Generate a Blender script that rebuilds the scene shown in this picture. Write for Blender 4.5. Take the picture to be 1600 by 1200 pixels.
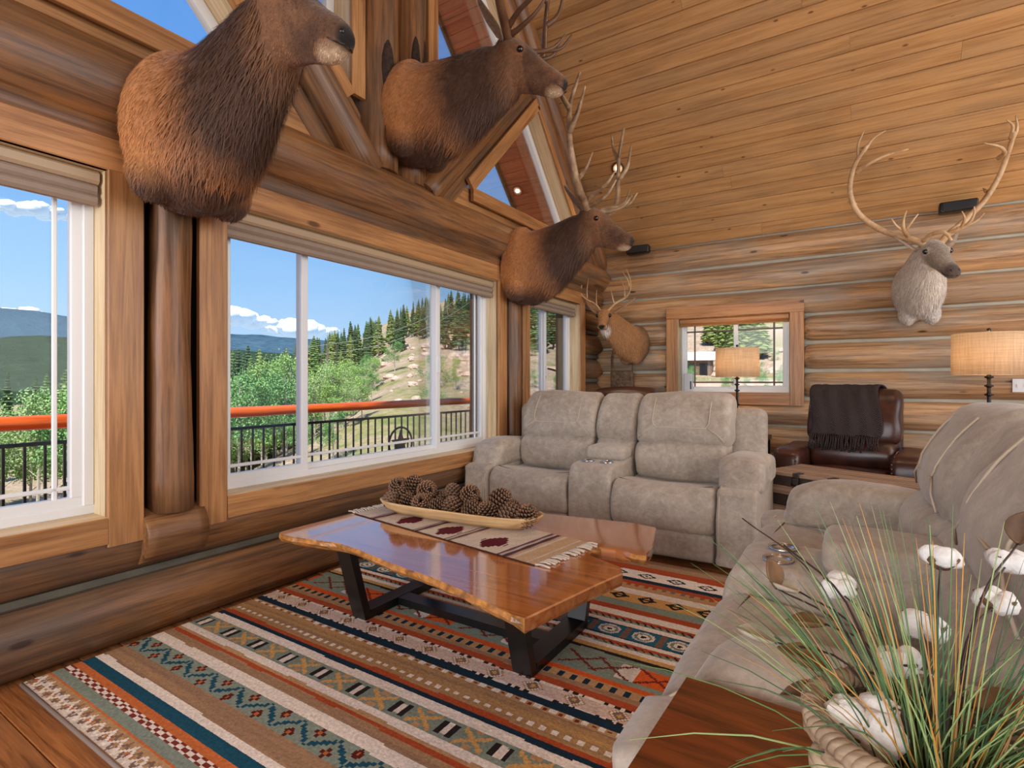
import bpy, math, random
import numpy as np
from mathutils import Vector, Matrix, noise
random.seed(7)
for o in list(bpy.data.objects): bpy.data.objects.remove(o)
S = bpy.context.scene
COL = S.collection
PI = math.pi
# ------------------------------------------------------------------ camera
YAW = math.radians(32.4)
cam_d = bpy.data.cameras.new('camera'); cam = bpy.data.objects.new('camera', cam_d); COL.objects.link(cam)
cam.location = (2.62, 0.0, 1.15)
cam.rotation_euler = (PI/2, 0, YAW)
cam_d.sensor_width = 36.0; cam_d.lens = 835.0/1600.0*36.0
cam_d.shift_y = -4.0/1600.0
cam_d.clip_start = 0.02; cam_d.clip_end = 9000
S.camera = cam
# ------------------------------------------------------------------ world, sun, added fill, exposure
S.view_settings.view_transform = 'Standard'; S.view_settings.look = 'None'
S.view_settings.gamma = 1.0; S.view_settings.use_curve_mapping = False
S.view_settings.exposure = 0.28
W = bpy.data.worlds.new('sky'); S.world = W; W.use_nodes = True
nt = W.node_tree; nt.nodes.clear()
wo = nt.nodes.new('ShaderNodeOutputWorld'); bg = nt.nodes.new('ShaderNodeBackground')
tc = nt.nodes.new('ShaderNodeTexCoord'); sx = nt.nodes.new('ShaderNodeSeparateXYZ')
rp = nt.nodes.new('ShaderNodeValToRGB')
rp.color_ramp.elements[0].position = 0.0; rp.color_ramp.elements[0].color = (0.50, 0.66, 0.86, 1)
rp.color_ramp.elements[1].position = 0.75; rp.color_ramp.elements[1].color = (0.075, 0.22, 0.62, 1)
e = rp.color_ramp.elements.new(0.16); e.color = (0.30, 0.53, 0.86, 1)
e = rp.color_ramp.elements.new(0.4); e.color = (0.13, 0.34, 0.78, 1)
nt.links.new(tc.outputs['Generated'], sx.inputs[0]); nt.links.new(sx.outputs['Z'], rp.inputs[0])
nt.links.new(rp.outputs[0], bg.inputs[0]); nt.links.new(bg.outputs[0], wo.inputs[0])
bg.inputs[1].default_value = 1.0
def lamp(kind, name, loc, energy, color=(1, 1, 1), target=None, **kw):
    d = bpy.data.lights.new(name, kind); d.energy = energy; d.color = color
    for k, v in kw.items(): setattr(d, k, v)
    o = bpy.data.objects.new(name, d); COL.objects.link(o); o.location = loc
    if target is not None:
        o.rotation_euler = (Vector(target)-Vector(loc)).to_track_quat('-Z', 'Y').to_euler()
    return o
lamp('SUN', 'sun', (0, 0, 50), 5.8, (1.0, 0.95, 0.87), target=(-14, 30, 0), angle=0.009)
# area fills added behind the camera to brighten the room; no source seen
lamp('AREA', 'fill_back', (7.0, 2.2, 2.4), 200, (1.0, 0.93, 0.84), target=(0.5, 2.6, 1.6), shape='RECTANGLE', size=6.0, size_y=3.0)
lamp('AREA', 'fill_side', (0.9, -3.6, 2.0), 320, (0.95, 0.96, 0.98), target=(2.3, 3.5, 1.0), shape='RECTANGLE', size=5.0, size_y=2.0)

# ================================================================== helpers
def link(o, parent=None):
    COL.objects.link(o)
    if parent is not None: o.parent = parent
    return o
def mesh_obj(name, verts, faces, mat=None, parent=None, smooth=True, mats=None, fmat=None):
    me = bpy.data.meshes.new(name)
    me.from_pydata([tuple(v) for v in verts], [], [tuple(f) for f in faces])
    for m in (mats if mats else [mat] if mat else []): me.materials.append(m)
    if fmat is not None: me.polygons.foreach_set('material_index', fmat)
    if smooth: me.polygons.foreach_set('use_smooth', [True]*len(me.polygons))
    me.update()
    return link(bpy.data.objects.new(name, me), parent)
def tag(o, label=None, cat=None, group=None, kind=None):
    if label: o['label'] = label
    if cat: o['category'] = cat
    if group: o['group'] = group
    if kind: o['kind'] = kind
    return o
def empty(name, loc=(0, 0, 0), rz=0, label=None, cat=None, group=None, kind=None):
    o = bpy.data.objects.new(name, None); COL.objects.link(o); o.empty_display_size = 0.1
    o.location = loc; o.rotation_euler = (0, 0, rz)
    return tag(o, label, cat, group, kind)
def copy_tree(o, parent=None):
    c = o.copy(); COL.objects.link(c); c.parent = parent
    for ch in list(o.children): copy_tree(ch, c)
    return c
class MB:
    def __init__(s): s.v = []; s.f = []; s.m = []
    def add(s, vs, fs, mi=0):
        b = len(s.v); s.v += [tuple(v) for v in vs]; s.f += [tuple(i+b for i in f) for f in fs]; s.m += [mi]*len(fs)
        return s
    def box(s, x0, x1, y0, y1, z0, z1, mi=0):
        vs = [(x, y, z) for x in (x0, x1) for y in (y0, y1) for z in (z0, z1)]
        return s.add(vs, [(0, 1, 3, 2), (4, 6, 7, 5), (0, 4, 5, 1), (2, 3, 7, 6), (0, 2, 6, 4), (1, 5, 7, 3)], mi)
    def tube(s, pts, rad, n=8, mi=0, cap=True, flat=1.0):
        v, f = tube_data(pts, rad, n, cap, flat); return s.add(v, f, mi)
    def lathe(s, prof, n=24, c=(0, 0, 0), mi=0):
        vs = []; fs = []
        for (r, z) in prof:
            for k in range(n):
                a = 2*PI*k/n; vs.append((c[0]+r*math.cos(a), c[1]+r*math.sin(a), c[2]+z))
        for i in range(len(prof)-1):
            for k in range(n):
                k2 = (k+1) % n; fs.append((i*n+k, i*n+k2, (i+1)*n+k2, (i+1)*n+k))
        return s.add(vs, fs, mi)
    def ball(s, c, r, n=10, mi=0):
        if not hasattr(r, '__len__'): r = (r, r, r)
        vs = []; fs = []; m = n//2+1
        for i in range(m+1):
            t = PI*i/m
            for k in range(n):
                a = 2*PI*k/n
                vs.append((c[0]+r[0]*math.sin(t)*math.cos(a), c[1]+r[1]*math.sin(t)*math.sin(a), c[2]+r[2]*math.cos(t)))
        for i in range(m):
            for k in range(n):
                k2 = (k+1) % n; fs.append((i*n+k, (i+1)*n+k, (i+1)*n+k2, i*n+k2))
        return s.add(vs, fs, mi)
    def build(s, name, mat=None, parent=None, smooth=True, mats=None):
        return mesh_obj(name, s.v, s.f, mat, parent, smooth, mats, s.m if mats else None)
def frames(pts):
    P = [Vector(p) for p in pts]; T = []
    for i in range(len(P)):
        t = P[min(i+1, len(P)-1)]-P[max(i-1, 0)]
        T.append(t.normalized() if t.length > 1e-9 else Vector((0, 0, 1)))
    up = Vector((0, 0, 1)) if abs(T[0].z) < .9 else Vector((1, 0, 0))
    N = [(up-T[0]*up.dot(T[0])).normalized()]
    for i in range(1, len(P)):
        n = N[-1]-T[i]*N[-1].dot(T[i]); N.append(n.normalized())
    return P, T, N
def tube_data(pts, rad, n=8, cap=True, flat=1.0):
    P, T, N = frames(pts); vs = []; fs = []
    if not hasattr(rad, '__len__'): rad = [rad]*len(P)
    for i in range(len(P)):
        b = T[i].cross(N[i])
        for k in range(n):
            a = 2*PI*k/n; vs.append(P[i]+(N[i]*math.cos(a)*flat+b*math.sin(a))*rad[i])
    for i in range(len(P)-1):
        for k in range(n):
            k2 = (k+1) % n; fs.append((i*n+k, i*n+k2, (i+1)*n+k2, (i+1)*n+k))
    if cap:
        fs.append(tuple(range(n-1, -1, -1))); m = (len(P)-1)*n; fs.append(tuple(range(m, m+n)))
    return vs, fs
def spline(pts, n=8):
    P = [np.array(p, float) for p in pts]; P = [2*P[0]-P[1]]+P+[2*P[-1]-P[-2]]; out = []
    for i in range(1, len(P)-2):
        a, b, c, d = P[i-1], P[i], P[i+1], P[i+2]
        for k in range(n):
            t = k/n
            out.append(.5*((2*b)+(-a+c)*t+(2*a-5*b+4*c-d)*t*t+(-a+3*b-3*c+d)*t**3))
    out.append(P[-2]); return out
def rbox_data(sx_, sy_, sz_, r, seg=3, inner=3, bulge=(0, 0, 0), wr=0.0, seed=0, fn=None):
    h = (sx_/2, sy_/2, sz_/2); r = min(r, *h)
    def ts(hh):
        a = 1-r/hh; o = []
        for k in range(seg): o.append(-1+(1-a)*k/seg)
        for k in range(inner+1): o.append(-a+2*a*k/max(inner, 1))
        for k in range(1, seg+1): o.append(a+(1-a)*k/seg)
        return o
    T = [ts(h[0]), ts(h[1]), ts(h[2])]
    idx = {}; vs = []; fs = []
    def vid(i, j, k):
        if (i, j, k) in idx: return idx[(i, j, k)]
        p = (T[0][i]*h[0], T[1][j]*h[1], T[2][k]*h[2])
        q = tuple(max(-(h[a]-r), min(h[a]-r, p[a])) for a in range(3))
        d = Vector((p[0]-q[0], p[1]-q[1], p[2]-q[2]))
        if d.length > 1e-9: d = d.normalized()*r
        x = Vector(q)+d
        u = [x[a]/h[a] for a in range(3)]
        for a in range(3):
            if bulge[a]:
                b, c = (a+1) % 3, (a+2) % 3
                x[a] += bulge[a]*(1-u[b]**2)*(1-u[c]**2)*(1 if u[a] > 0 else -1)*min(1, abs(u[a])*1.5)
        if wr:
            nv = noise.noise_vector(Vector((x[0]*7+seed*3.1, x[1]*7, x[2]*7)))
            x = x+nv*wr
        if fn: x = Vector(fn(x))
        idx[(i, j, k)] = len(vs); vs.append(x); return idx[(i, j, k)]
    n = [len(t)-1 for t in T]
    for a in range(3):
        b, c = (a+1) % 3, (a+2) % 3
        for side in (0, n[a]):
            for i in range(n[b]):
                for j in range(n[c]):
                    q = []
                    for (di, dj) in ((0, 0), (1, 0), (1, 1), (0, 1)):
                        t = [0, 0, 0]; t[a] = side; t[b] = i+di; t[c] = j+dj; q.append(vid(*t))
                    fs.append(q if side else q[::-1])
    return vs, fs
def rbox(name, c, s, r, mat, parent, rot=None, **kw):
    vs, fs = rbox_data(s[0], s[1], s[2], r, **kw)
    M = Matrix.Identity(3) if rot is None else rot
    vs = [M @ v+Vector(c) for v in vs]
    return mesh_obj(name, vs, fs, mat, parent)
def soft_extrude(prof, x0, x1, r, n=5, inner=7, wr=0.0, seed=0, smooth_n=3, puff=0.0):
    """closed (y,z) outline swept along x with rounded ends"""
    P = [np.array(p, float) for p in prof]
    m = len(P); Q = []
    for i in range(m):
        a, b, c, d = P[i-1], P[i], P[(i+1) % m], P[(i+2) % m]
        for k in range(smooth_n):
            t = k/smooth_n; Q.append(.5*((2*b)+(-a+c)*t+(2*a-5*b+4*c-d)*t*t+(-a+3*b-3*c+d)*t**3))
    Q = np.array(Q); ctr = Q.mean(0); m = len(Q)
    D = Q-ctr; L = np.linalg.norm(D, axis=1, keepdims=True); U = D/np.maximum(L, 1e-6)
    secs = []
    for k in range(n+1):
        a = (PI/2)*(k/n); secs.append((x0+r*(1-math.cos(a))*1.0 if False else x0+r*(1-math.cos(a)), r*(1-math.sin(a))))
    L_ = x1-x0-2*r
    mid = [(x0+r+L_*k/inner, -puff*math.sin(PI*k/inner)) for k in range(1, inner)]
    secs = secs+mid+[(x1-(s[0]-x0), s[1]) for s in secs[::-1]]
    vs = []; fs = []
    for (x, ins) in secs:
        R = Q-U*np.minimum(ins, L*.95)
        for q in R:
            v = Vector((x, q[0], q[1]))
            if wr: v = v+noise.noise_vector(Vector((v.x*6+seed*2.7, v.y*8, v.z*8)))*wr
            vs.append(v)
    ns = len(secs)
    for i in range(ns-1):
        for k in range(m):
            k2 = (k+1) % m; fs.append((i*m+k, i*m+k2, (i+1)*m+k2, (i+1)*m+k))
    b = len(vs); vs.append(Vector((x0, ctr[0], ctr[1]))); vs.append(Vector((x1, ctr[0], ctr[1])))
    for k in range(m):
        k2 = (k+1) % m; fs.append((b, k2, k)); fs.append((b+1, (ns-1)*m+k, (ns-1)*m+k2))
    return vs, fs
def axes_matrix(p0, xdir, zdir):
    x = Vector(xdir).normalized(); z = Vector(zdir); z = (z-x*z.dot(x)).normalized(); y = z.cross(x)
    M = Matrix.Identity(4)
    for i in range(3): M[i][0] = x[i]; M[i][1] = y[i]; M[i][2] = z[i]; M[i][3] = p0[i]
    return M
_bcache = {}
def bevel_box(L, w, t, b):
    key = (round(L, 3), round(w, 3), round(t, 3), round(b, 4))
    if key in _bcache: return _bcache[key]
    vs = []; hw, ht = w/2, t/2; bb = min(b, t*.45, w*.45)
    ring = [(-hw+bb, -ht), (hw-bb, -ht), (hw, -ht+bb), (hw, ht-bb), (hw-bb, ht), (-hw+bb, ht), (-hw, ht-bb), (-hw, -ht+bb)]
    for x in (0, L):
        for (y, z) in ring: vs.append((x, y, z))
    fs = [(k, (k+1) % 8, 8+(k+1) % 8, 8+k) for k in range(8)]
    fs = [f[::-1] for f in fs]+[tuple(range(8)), tuple(range(15, 7, -1))]
    me = bpy.data.meshes.new('board'); me.from_pydata(vs, [], fs); me.update()
    # fix winding
    import bmesh
    bm = bmesh.new(); bm.from_mesh(me); bmesh.ops.recalc_face_normals(bm, faces=bm.faces); bm.to_mesh(me); bm.free()
    _bcache[key] = me; return me
def board(name, p0, p1, w, t, normal, mat, parent=None, b=0.003):
    """board with its grain (local x) from p0 to p1, width w, thickness t along normal"""
    L = (Vector(p1)-Vector(p0)).length
    me = bevel_box(L, w, t, b)
    if not me.materials: me.materials.append(mat)
    elif me.materials[0] != mat:
        me = me.copy(); me.materials[0] = mat
    o = bpy.data.objects.new(name, me); link(o, parent)
    o.matrix_basis = axes_matrix(p0, Vector(p1)-Vector(p0), normal)
    return o
def log(name, p0, p1, r0, r1, mat, parent=None, seg=20, wob=0.05, taper=(0, 0), up=(0, 0, 1), seed=None):
    """hand-peeled log, local x along its axis; taper = length of the rounded-down ends"""
    L = (Vector(p1)-Vector(p0)).length; n = max(6, int(L/.14)); rs = []
    seed = random.random()*100 if seed is None else seed
    xs = [L*k/n for k in range(n+1)]
    if taper[0]: xs = [0, taper[0]*.3, taper[0]*.7]+[x for x in xs if x > taper[0]]
    if taper[1]: xs = [x for x in xs if x < L-taper[1]]+[L-taper[1]*.7, L-taper[1]*.3, L]
    vs = []; fs = []
    for x in xs:
        r = r0+(r1-r0)*x/L
        s = 1.0
        if taper[0] and x < taper[0]: s = .72+.28*math.sin(PI/2*x/taper[0])
        if taper[1] and x > L-taper[1]: s = .72+.28*math.sin(PI/2*(L-x)/taper[1])
        for k in range(seg):
            a = 2*PI*k/seg
            w = 1+wob*noise.noise(Vector((x*1.6+seed, math.cos(a)*.9, math.sin(a)*.9)))+wob*.5*noise.noise(Vector((x*5+seed, math.cos(a)*2, math.sin(a)*2+9)))
            vs.append((x, r*w*s*math.cos(a), r*w*s*math.sin(a)))
    m = len(xs)
    for i in range(m-1):
        for k in range(seg):
            k2 = (k+1) % seg; fs.append((i*seg+k, i*seg+k2, (i+1)*seg+k2, (i+1)*seg+k))
    fs = [f[::-1] for f in fs]
    fs.append(tuple(range(seg))); fs.append(tuple(range(m*seg-1, (m-1)*seg-1, -1)))
    o = mesh_obj(name, vs, fs, mat, parent)
    me = o.data; me.polygons[-1].use_smooth = False; me.polygons[-2].use_smooth = False
    o.matrix_basis = axes_matrix(p0, Vector(p1)-Vector(p0), up)
    return o

# ================================================================== materials
def srgb(r, g, b):
    f = lambda c: (c/255/12.92) if c/255 <= .04045 else ((c/255+.055)/1.055)**2.4
    return (f(r), f(g), f(b), 1)
class MN:
    def __init__(s, name):
        s.m = bpy.data.materials.new(name); s.m.use_nodes = True; s.t = s.m.node_tree
        s.b = s.t.nodes['Principled BSDF']; s.o = s.t.nodes['Material Output']
    def n(s, t, **kw):
        x = s.t.nodes.new('ShaderNode'+t)
        for k, v in kw.items(): setattr(x, k, v)
        return x
    def l(s, a, b): s.t.links.new(a, b)
    def val(s, inp, v):
        if hasattr(v, 'is_linked') or hasattr(v, 'links'): s.l(v, inp)
        else: inp.default_value = v
    def math(s, op, a, b=0.0, c=None):
        x = s.n('Math', operation=op); s.val(x.inputs[0], a); s.val(x.inputs[1], b)
        if c is not None: s.val(x.inputs[2], c)
        return x.outputs[0]
    def mix(s, fac, a, b, mode='MIX'):
        x = s.n('Mix', data_type='RGBA', blend_type=mode)
        s.val(x.inputs[0], fac); s.val(x.inputs[6], a); s.val(x.inputs[7], b); return x.outputs[2]
    def ramp(s, fac, stops):
        x = s.n('ValToRGB'); cr = x.color_ramp
        cr.elements[0].position = stops[0][0]; cr.elements[0].color = stops[0][1]
        cr.elements[1].position = stops[-1][0]; cr.elements[1].color = stops[-1][1]
        for p, c in stops[1:-1]: e = cr.elements.new(p); e.color = c
        s.l(fac, x.inputs[0]); return x.outputs[0]
    def coords(s, scale=(1, 1, 1), rnd=True, which='Object'):
        t = s.n('TexCoord'); src = t.outputs[which]
        if rnd:
            oi = s.n('ObjectInfo'); add = s.n('VectorMath', operation='ADD'); mul = s.math('MULTIPLY', oi.outputs['Random'], 37.0)
            s.l(src, add.inputs[0]); s.l(mul, add.inputs[1]); src = add.outputs[0]
        mp = s.n('Mapping'); s.l(src, mp.inputs[0]); mp.inputs['Scale'].default_value = scale
        return mp.outputs[0]
    def noise(s, vec, scale=5, detail=3, rough=.5, dist=0.0):
        x = s.n('TexNoise'); s.l(vec, x.inputs['Vector']); x.inputs['Scale'].default_value = scale
        x.inputs['Detail'].default_value = detail; x.inputs['Roughness'].default_value = rough; x.inputs['Distortion'].default_value = dist
        return x.outputs['Fac']
    def bump(s, h, strength=.2, dist=.01):
        x = s.n('Bump'); x.inputs['Strength'].default_value = strength; x.inputs['Distance'].default_value = dist
        s.l(h, x.inputs['Height']); s.l(x.outputs[0], s.b.inputs['Normal'])
    def base(s, c, rough=.6, metal=0.0, spec=.5):
        s.val(s.b.inputs['Base Color'], c); s.val(s.b.inputs['Roughness'], rough); s.b.inputs['Metallic'].default_value = metal
        s.b.inputs['Specular IOR Level'].default_value = spec; return s.m
def plain(name, c, rough=.6, metal=0.0, spec=.5, var=0.0, scale=8, bump=0.0):
    M = MN(name)
    if var or bump:
        f = M.noise(M.coords(), scale, 4)
        dark = tuple(x*(1-var) for x in c[:3])+(1,); lite = tuple(min(1, x*(1+var)) for x in c[:3])+(1,)
        M.base(M.ramp(f, [(.3, dark), (.7, lite)]), rough, metal, spec)
        if bump: M.bump(f, bump, .01)
    else: M.base(c, rough, metal, spec)
    return M.m
def wood(name, dark, lite, grey=None, grey_amt=.5, rough=.5, knots=.0, knot_c=None, rand=.25, gscale=(.7, 16, 16), bump=.12, spec=.4, kscale=(1.7, 5.0, 5.0), streak=1.0):
    M = MN(name)
    v1 = M.coords(gscale); v2 = M.coords((.5, 1.6, 1.6)); v3 = M.coords(kscale)
    g0 = M.noise(v1, 1.6, 5, .6, .8); g1 = M.noise(M.coords(tuple(q*4 for q in gscale)), 1.6, 4, .65, .4)
    g = M.math('ADD', M.math('MULTIPLY', g0, .68), M.math('MULTIPLY', g1, .32))
    c = M.ramp(g, [(.37, dark), (.58, lite)])
    if grey is not None:
        n2 = M.noise(v2, 1.7, 4, .6, .5)
        fac = M.math('MULTIPLY', M.ramp(n2, [(.42, (0, 0, 0, 1)), (.62, (1, 1, 1, 1))]), grey_amt)
        gg = M.ramp(g, [(.37, tuple(x*.6 for x in grey[:3])+(1,)), (.58, grey)])
        c = M.mix(fac, c, gg)
    if knots:
        vo = M.n('TexVoronoi'); M.l(v3, vo.inputs['Vector']); vo.inputs['Scale'].default_value = 1.0; vo.inputs['Randomness'].default_value = 1.0
        k = M.ramp(vo.outputs['Distance'], [(knots*.55, (1, 1, 1, 1)), (knots, (0, 0, 0, 1))])
        c = M.mix(M.math('MULTIPLY', k, .8), c, knot_c or tuple(x*.3 for x in dark[:3])+(1,))
    oi = M.n('ObjectInfo')
    f = M.math('ADD', M.math('MULTIPLY', oi.outputs['Random'], rand), 1-rand*.5)
    hs = M.n('HueSaturation'); M.l(c, hs.inputs['Color']); M.l(f, hs.inputs['Value'])
    M.base(hs.outputs[0], rough, 0, spec); M.bump(g, bump, .006)
    return M.m
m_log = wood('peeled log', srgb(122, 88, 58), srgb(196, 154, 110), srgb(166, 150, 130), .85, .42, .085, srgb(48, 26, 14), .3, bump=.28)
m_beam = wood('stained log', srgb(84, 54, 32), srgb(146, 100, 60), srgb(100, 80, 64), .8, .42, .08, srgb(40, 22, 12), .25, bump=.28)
m_ceil = wood('ceiling pine', srgb(166, 120, 72), srgb(196, 150, 98), srgb(168, 134, 96), .6, .4, .085, srgb(78, 46, 24), .10, bump=.04, kscale=(3.2, 8, 8))
m_case = wood('casing pine', srgb(136, 88, 48), srgb(190, 136, 84), srgb(172, 126, 82), .5, .4, .12, srgb(70, 32, 16), .15, bump=.06, kscale=(2.2, 6, 6))
m_jamb = wood('pale jamb pine', srgb(196, 164, 118), srgb(228, 204, 164), srgb(206, 186, 150), .5, .45, .05, srgb(110, 74, 44), .1, bump=.05)
m_floor = wood('floor oak', srgb(120, 70, 36), srgb(186, 120, 68), srgb(150, 108, 80), .4, .3, .0, None, .3, (1.2, 22, 22), .08)
m_sof = wood('red stained soffit', srgb(150, 60, 28), srgb(206, 94, 48), None, 0, .4, .05, srgb(60, 20, 8), .2, bump=.05)
m_rail = wood('orange stained rail', srgb(176, 66, 16), srgb(226, 104, 34), None, 0, .35, .03, srgb(90, 30, 8), .15, bump=.15)
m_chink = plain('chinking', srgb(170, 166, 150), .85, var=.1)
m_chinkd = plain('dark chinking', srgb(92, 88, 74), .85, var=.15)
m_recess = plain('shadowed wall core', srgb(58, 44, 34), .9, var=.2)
m_white = plain('white vinyl', srgb(226, 226, 224), .35)
m_blind = plain('taupe cellular shade', srgb(150, 130, 112), .8, var=.05, scale=30)
m_blind2 = plain('tan headrail', srgb(178, 152, 120), .5)
m_fascia = plain('dark brown fascia', srgb(66, 34, 22), .5, var=.1)
m_black = plain('black steel', srgb(16, 16, 17), .32, .0, .6, var=.2, scale=20)
m_blackm = plain('black plastic', srgb(20, 20, 22), .35)
m_steel = plain('brushed steel', srgb(190, 190, 190), .22, 1.0)
m_bronze = plain('dark bronze', srgb(38, 34, 32), .45, .6)
m_cavity = plain('dark bark cavity', srgb(52, 36, 26), .95, var=.5, scale=40, bump=.8)
def glass_mat():
    M = MN('window glass'); M.t.nodes.remove(M.b)
    tr = M.n('BsdfTransparent'); gl = M.n('BsdfGlossy'); gl.inputs['Roughness'].default_value = .02
    fr = M.n('Fresnel'); fr.inputs[0].default_value = 1.35; mx = M.n('MixShader')
    tr.inputs[0].default_value = (.97, .985, .98, 1)
    M.l(M.math('MULTIPLY', fr.outputs[0], .5), mx.inputs[0]); M.l(tr.outputs[0], mx.inputs[1]); M.l(gl.outputs[0], mx.inputs[2]); M.l(mx.outputs[0], M.o.inputs[0])
    return M.m
m_glass = glass_mat()
def suede_mat():
    M = MN('taupe suede'); v = M.coords((1, 1, 1))
    a = M.noise(v, 3.0, 5, .65, .5); b = M.noise(v, 70, 3, .6); c = M.noise(v, 26, 5, .75, .5); w = M.noise(M.coords((4, 1.2, 9)), 3.0, 4, .6, 1.2)
    col = M.ramp(a, [(.3, srgb(140, 124, 108)), (.5, srgb(166, 152, 136)), (.7, srgb(190, 176, 160))])
    col = M.mix(.38, col, M.ramp(c, [(.32, srgb(116, 100, 86)), (.52, srgb(166, 152, 136)), (.7, srgb(206, 192, 176))]))
    M.base(col, M.ramp(c, [(.3, (.5,)*3+(1,)), (.7, (.8,)*3+(1,))]), 0, .3)
    M.b.inputs['Sheen Weight'].default_value = .2
    M.bump(M.math('ADD', M.math('ADD', M.math('MULTIPLY', b, .5), M.math('MULTIPLY', c, 1.5)), M.math('MULTIPLY', w, 3.0)), .14, .008); return M.m
m_suede = suede_mat()
m_seam = plain('dark seam thread', srgb(96, 78, 64), .8)
m_seaml = plain('pale seam thread', srgb(190, 172, 150), .8)
def leather_mat():
    M = MN('dark brown leather'); v = M.coords()
    a = M.noise(v, 4, 4, .6, .5); c = M.noise(v, 45, 3)
    M.base(M.ramp(a, [(.3, srgb(34, 16, 12)), (.7, srgb(80, 42, 30))]), .34, 0, .5); M.bump(c, .15, .004); return M.m
m_leather = leather_mat()
def slab_mat():
    M = MN('polished slab wood'); v = M.coords((.8, 14, 14), False); w = M.coords((1, 2.2, 2), False)
    g = M.noise(v, 1.5, 5, .6, 1.2); a = M.noise(w, 1.6, 4, .6, .6)
    c = M.ramp(g, [(.25, srgb(132, 68, 26)), (.5, srgb(186, 108, 48)), (.75, srgb(212, 138, 70))])
    c = M.mix(M.math('MULTIPLY', a, .5), c, srgb(140, 70, 30)); M.base(c, .13, 0, .6)
    M.b.inputs['Coat IOR'].default_value = 2.0; M.b.inputs['Coat Weight'].default_value = 1.0; M.b.inputs['Coat Roughness'].default_value = .06
    return M.m
m_slab = slab_mat()
m_bark = plain('live edge sapwood', srgb(176, 118, 58), .35, var=.55, scale=26, bump=.9)
m_endtab = wood('distressed mahogany', srgb(66, 28, 12), srgb(124, 58, 24), srgb(134, 76, 34), .6, .25, 0, None, .1, (1.0, 12, 12), .1)
m_bowl = wood('pale carved bowl wood', srgb(186, 142, 92), srgb(220, 182, 132), None, 0, .5, 0, None, .05)
def attr_mat(name, rough=.8, nscale=0, namt=.3, bump=.0, spec=.3, sheen=0.0, attr='Col'):
    M = MN(name); a = M.n('Attribute'); a.attribute_name = attr; c = a.outputs['Color']
    if nscale:
        f = M.noise(M.coords(rnd=False), nscale, 4, .6)
        c = M.mix(1.0, c, M.ramp(f, [(.25, (1-namt,)*3+(1,)), (.75, (1+namt*.4,)*3+(1,))]), 'MULTIPLY')
        if bump: M.bump(f, bump, .005)
    M.base(c, rough, 0, spec); M.b.inputs['Sheen Weight'].default_value = sheen; return M.m
m_fur = attr_mat('fur', .75, 55, .45, .5, .25, .15)
m_strand = attr_mat('fur strands', .6, 0, spec=.3)
m_rug = attr_mat('woven rug', .95, 90, .3, .4, .1)
m_cloth = attr_mat('woven runner', .95, 120, .25, .3, .1)
m_antler = MN('antler'); _v = m_antler.coords(rnd=False); _f = m_antler.noise(_v, 9, 5, .65, .6)
m_antler.base(m_antler.ramp(_f, [(.3, srgb(92, 66, 44)), (.55, srgb(156, 126, 94)), (.75, srgb(200, 178, 146))]), .5); m_antler.bump(_f, .5, .006); m_antler = m_antler.m
m_antlerl = MN('pale antler'); _v = m_antlerl.coords(rnd=False); _f = m_antlerl.noise(_v, 8, 5, .65, .6)
m_antlerl.base(m_antlerl.ramp(_f, [(.3, srgb(148, 112, 74)), (.6, srgb(206, 172, 130)), (.8, srgb(226, 200, 162))]), .5); m_antlerl.bump(_f, .4, .006); m_antlerl = m_antlerl.m
m_antlerd = plain('dark antler', srgb(96, 66, 44), .45, var=.4, scale=10, bump=.3)
m_eye = plain('glass eye', srgb(12, 8, 6), .05, spec=.8)
m_nose = plain('black nose', srgb(26, 20, 18), .3)
# ================================================================== room dimensions
EY, EZ, SLOPE, RY = 6.28, 2.72, 1.08, 2.67      # far eave y, eave height, roof pitch, ridge y
XR = 5.6                                         # room depth in x that is modelled
def roof_z(y): return EZ+SLOPE*(EY-y) if y >= RY else EZ+SLOPE*(y-(2*RY-EY))
# ---- floor
fl = MB().box(-.12, 7.5, -4.5, EY+.2, -.2, -.022).build('floor', m_floor, None, False); tag(fl, kind='structure')
for r in range(0, 50):
    y = -1.0+.147*r+.0735
    cuts = [-.1]; x = -.1+random.uniform(.6, 2.2)
    while x < XR-.5: cuts.append(x); x += random.uniform(1.3, 2.6)
    cuts.append(XR)
    for a, b in zip(cuts[:-1], cuts[1:]):
        board('plank', (a+.001, y, -.011), (b-.001, y, -.011), .145, .02, (0, 0, 1), m_floor, fl, .003)
# ---- ceiling
cl = MB()
NY = 2*RY-EY
for (ya, yb) in ((EY+.25, RY), (RY, NY-.1)):
    za, zb = roof_z(ya)+.02, roof_z(yb)+.02
    cl.add([(-.15, ya, za), (7.5, ya, za), (7.5, yb, zb), (-.15, yb, zb), (-.15, ya, za+.2), (7.5, ya, za+.2), (7.5, yb, zb+.2), (-.15, yb, zb+.2)],
           [(0, 3, 2, 1), (4, 5, 6, 7), (0, 1, 5, 4), (2, 3, 7, 6), (0, 4, 7, 3), (1, 2, 6, 5)])
cl.box(-.15, 7.5, -4.6, NY, EZ, EZ+.2)  # unseen flat ceiling behind the camera, added to keep the sun out
cl = cl.build('ceiling', m_ceil, None, False); tag(cl, kind='structure')
cs = 1/math.sqrt(1+SLOPE**2); sn = SLOPE*cs; BW = .142
for r in range(37):
    s0 = BW*(r+.5)
    y = EY-s0*cs; z = EZ+s0*sn
    cuts = [-.1]; x = -.1+random.uniform(.8, 4.8)
    while x < XR-.6: cuts.append(x); x += random.uniform(2.6, 4.8)
    cuts.append(XR)
    for a, b in zip(cuts[:-1], cuts[1:]):
        board('ceiling_board', (a+.0008, y, z+.004), (b-.0008, y, z+.004), BW-.003, .022, (0, -sn, -cs), m_ceil, cl, .0065)
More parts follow.
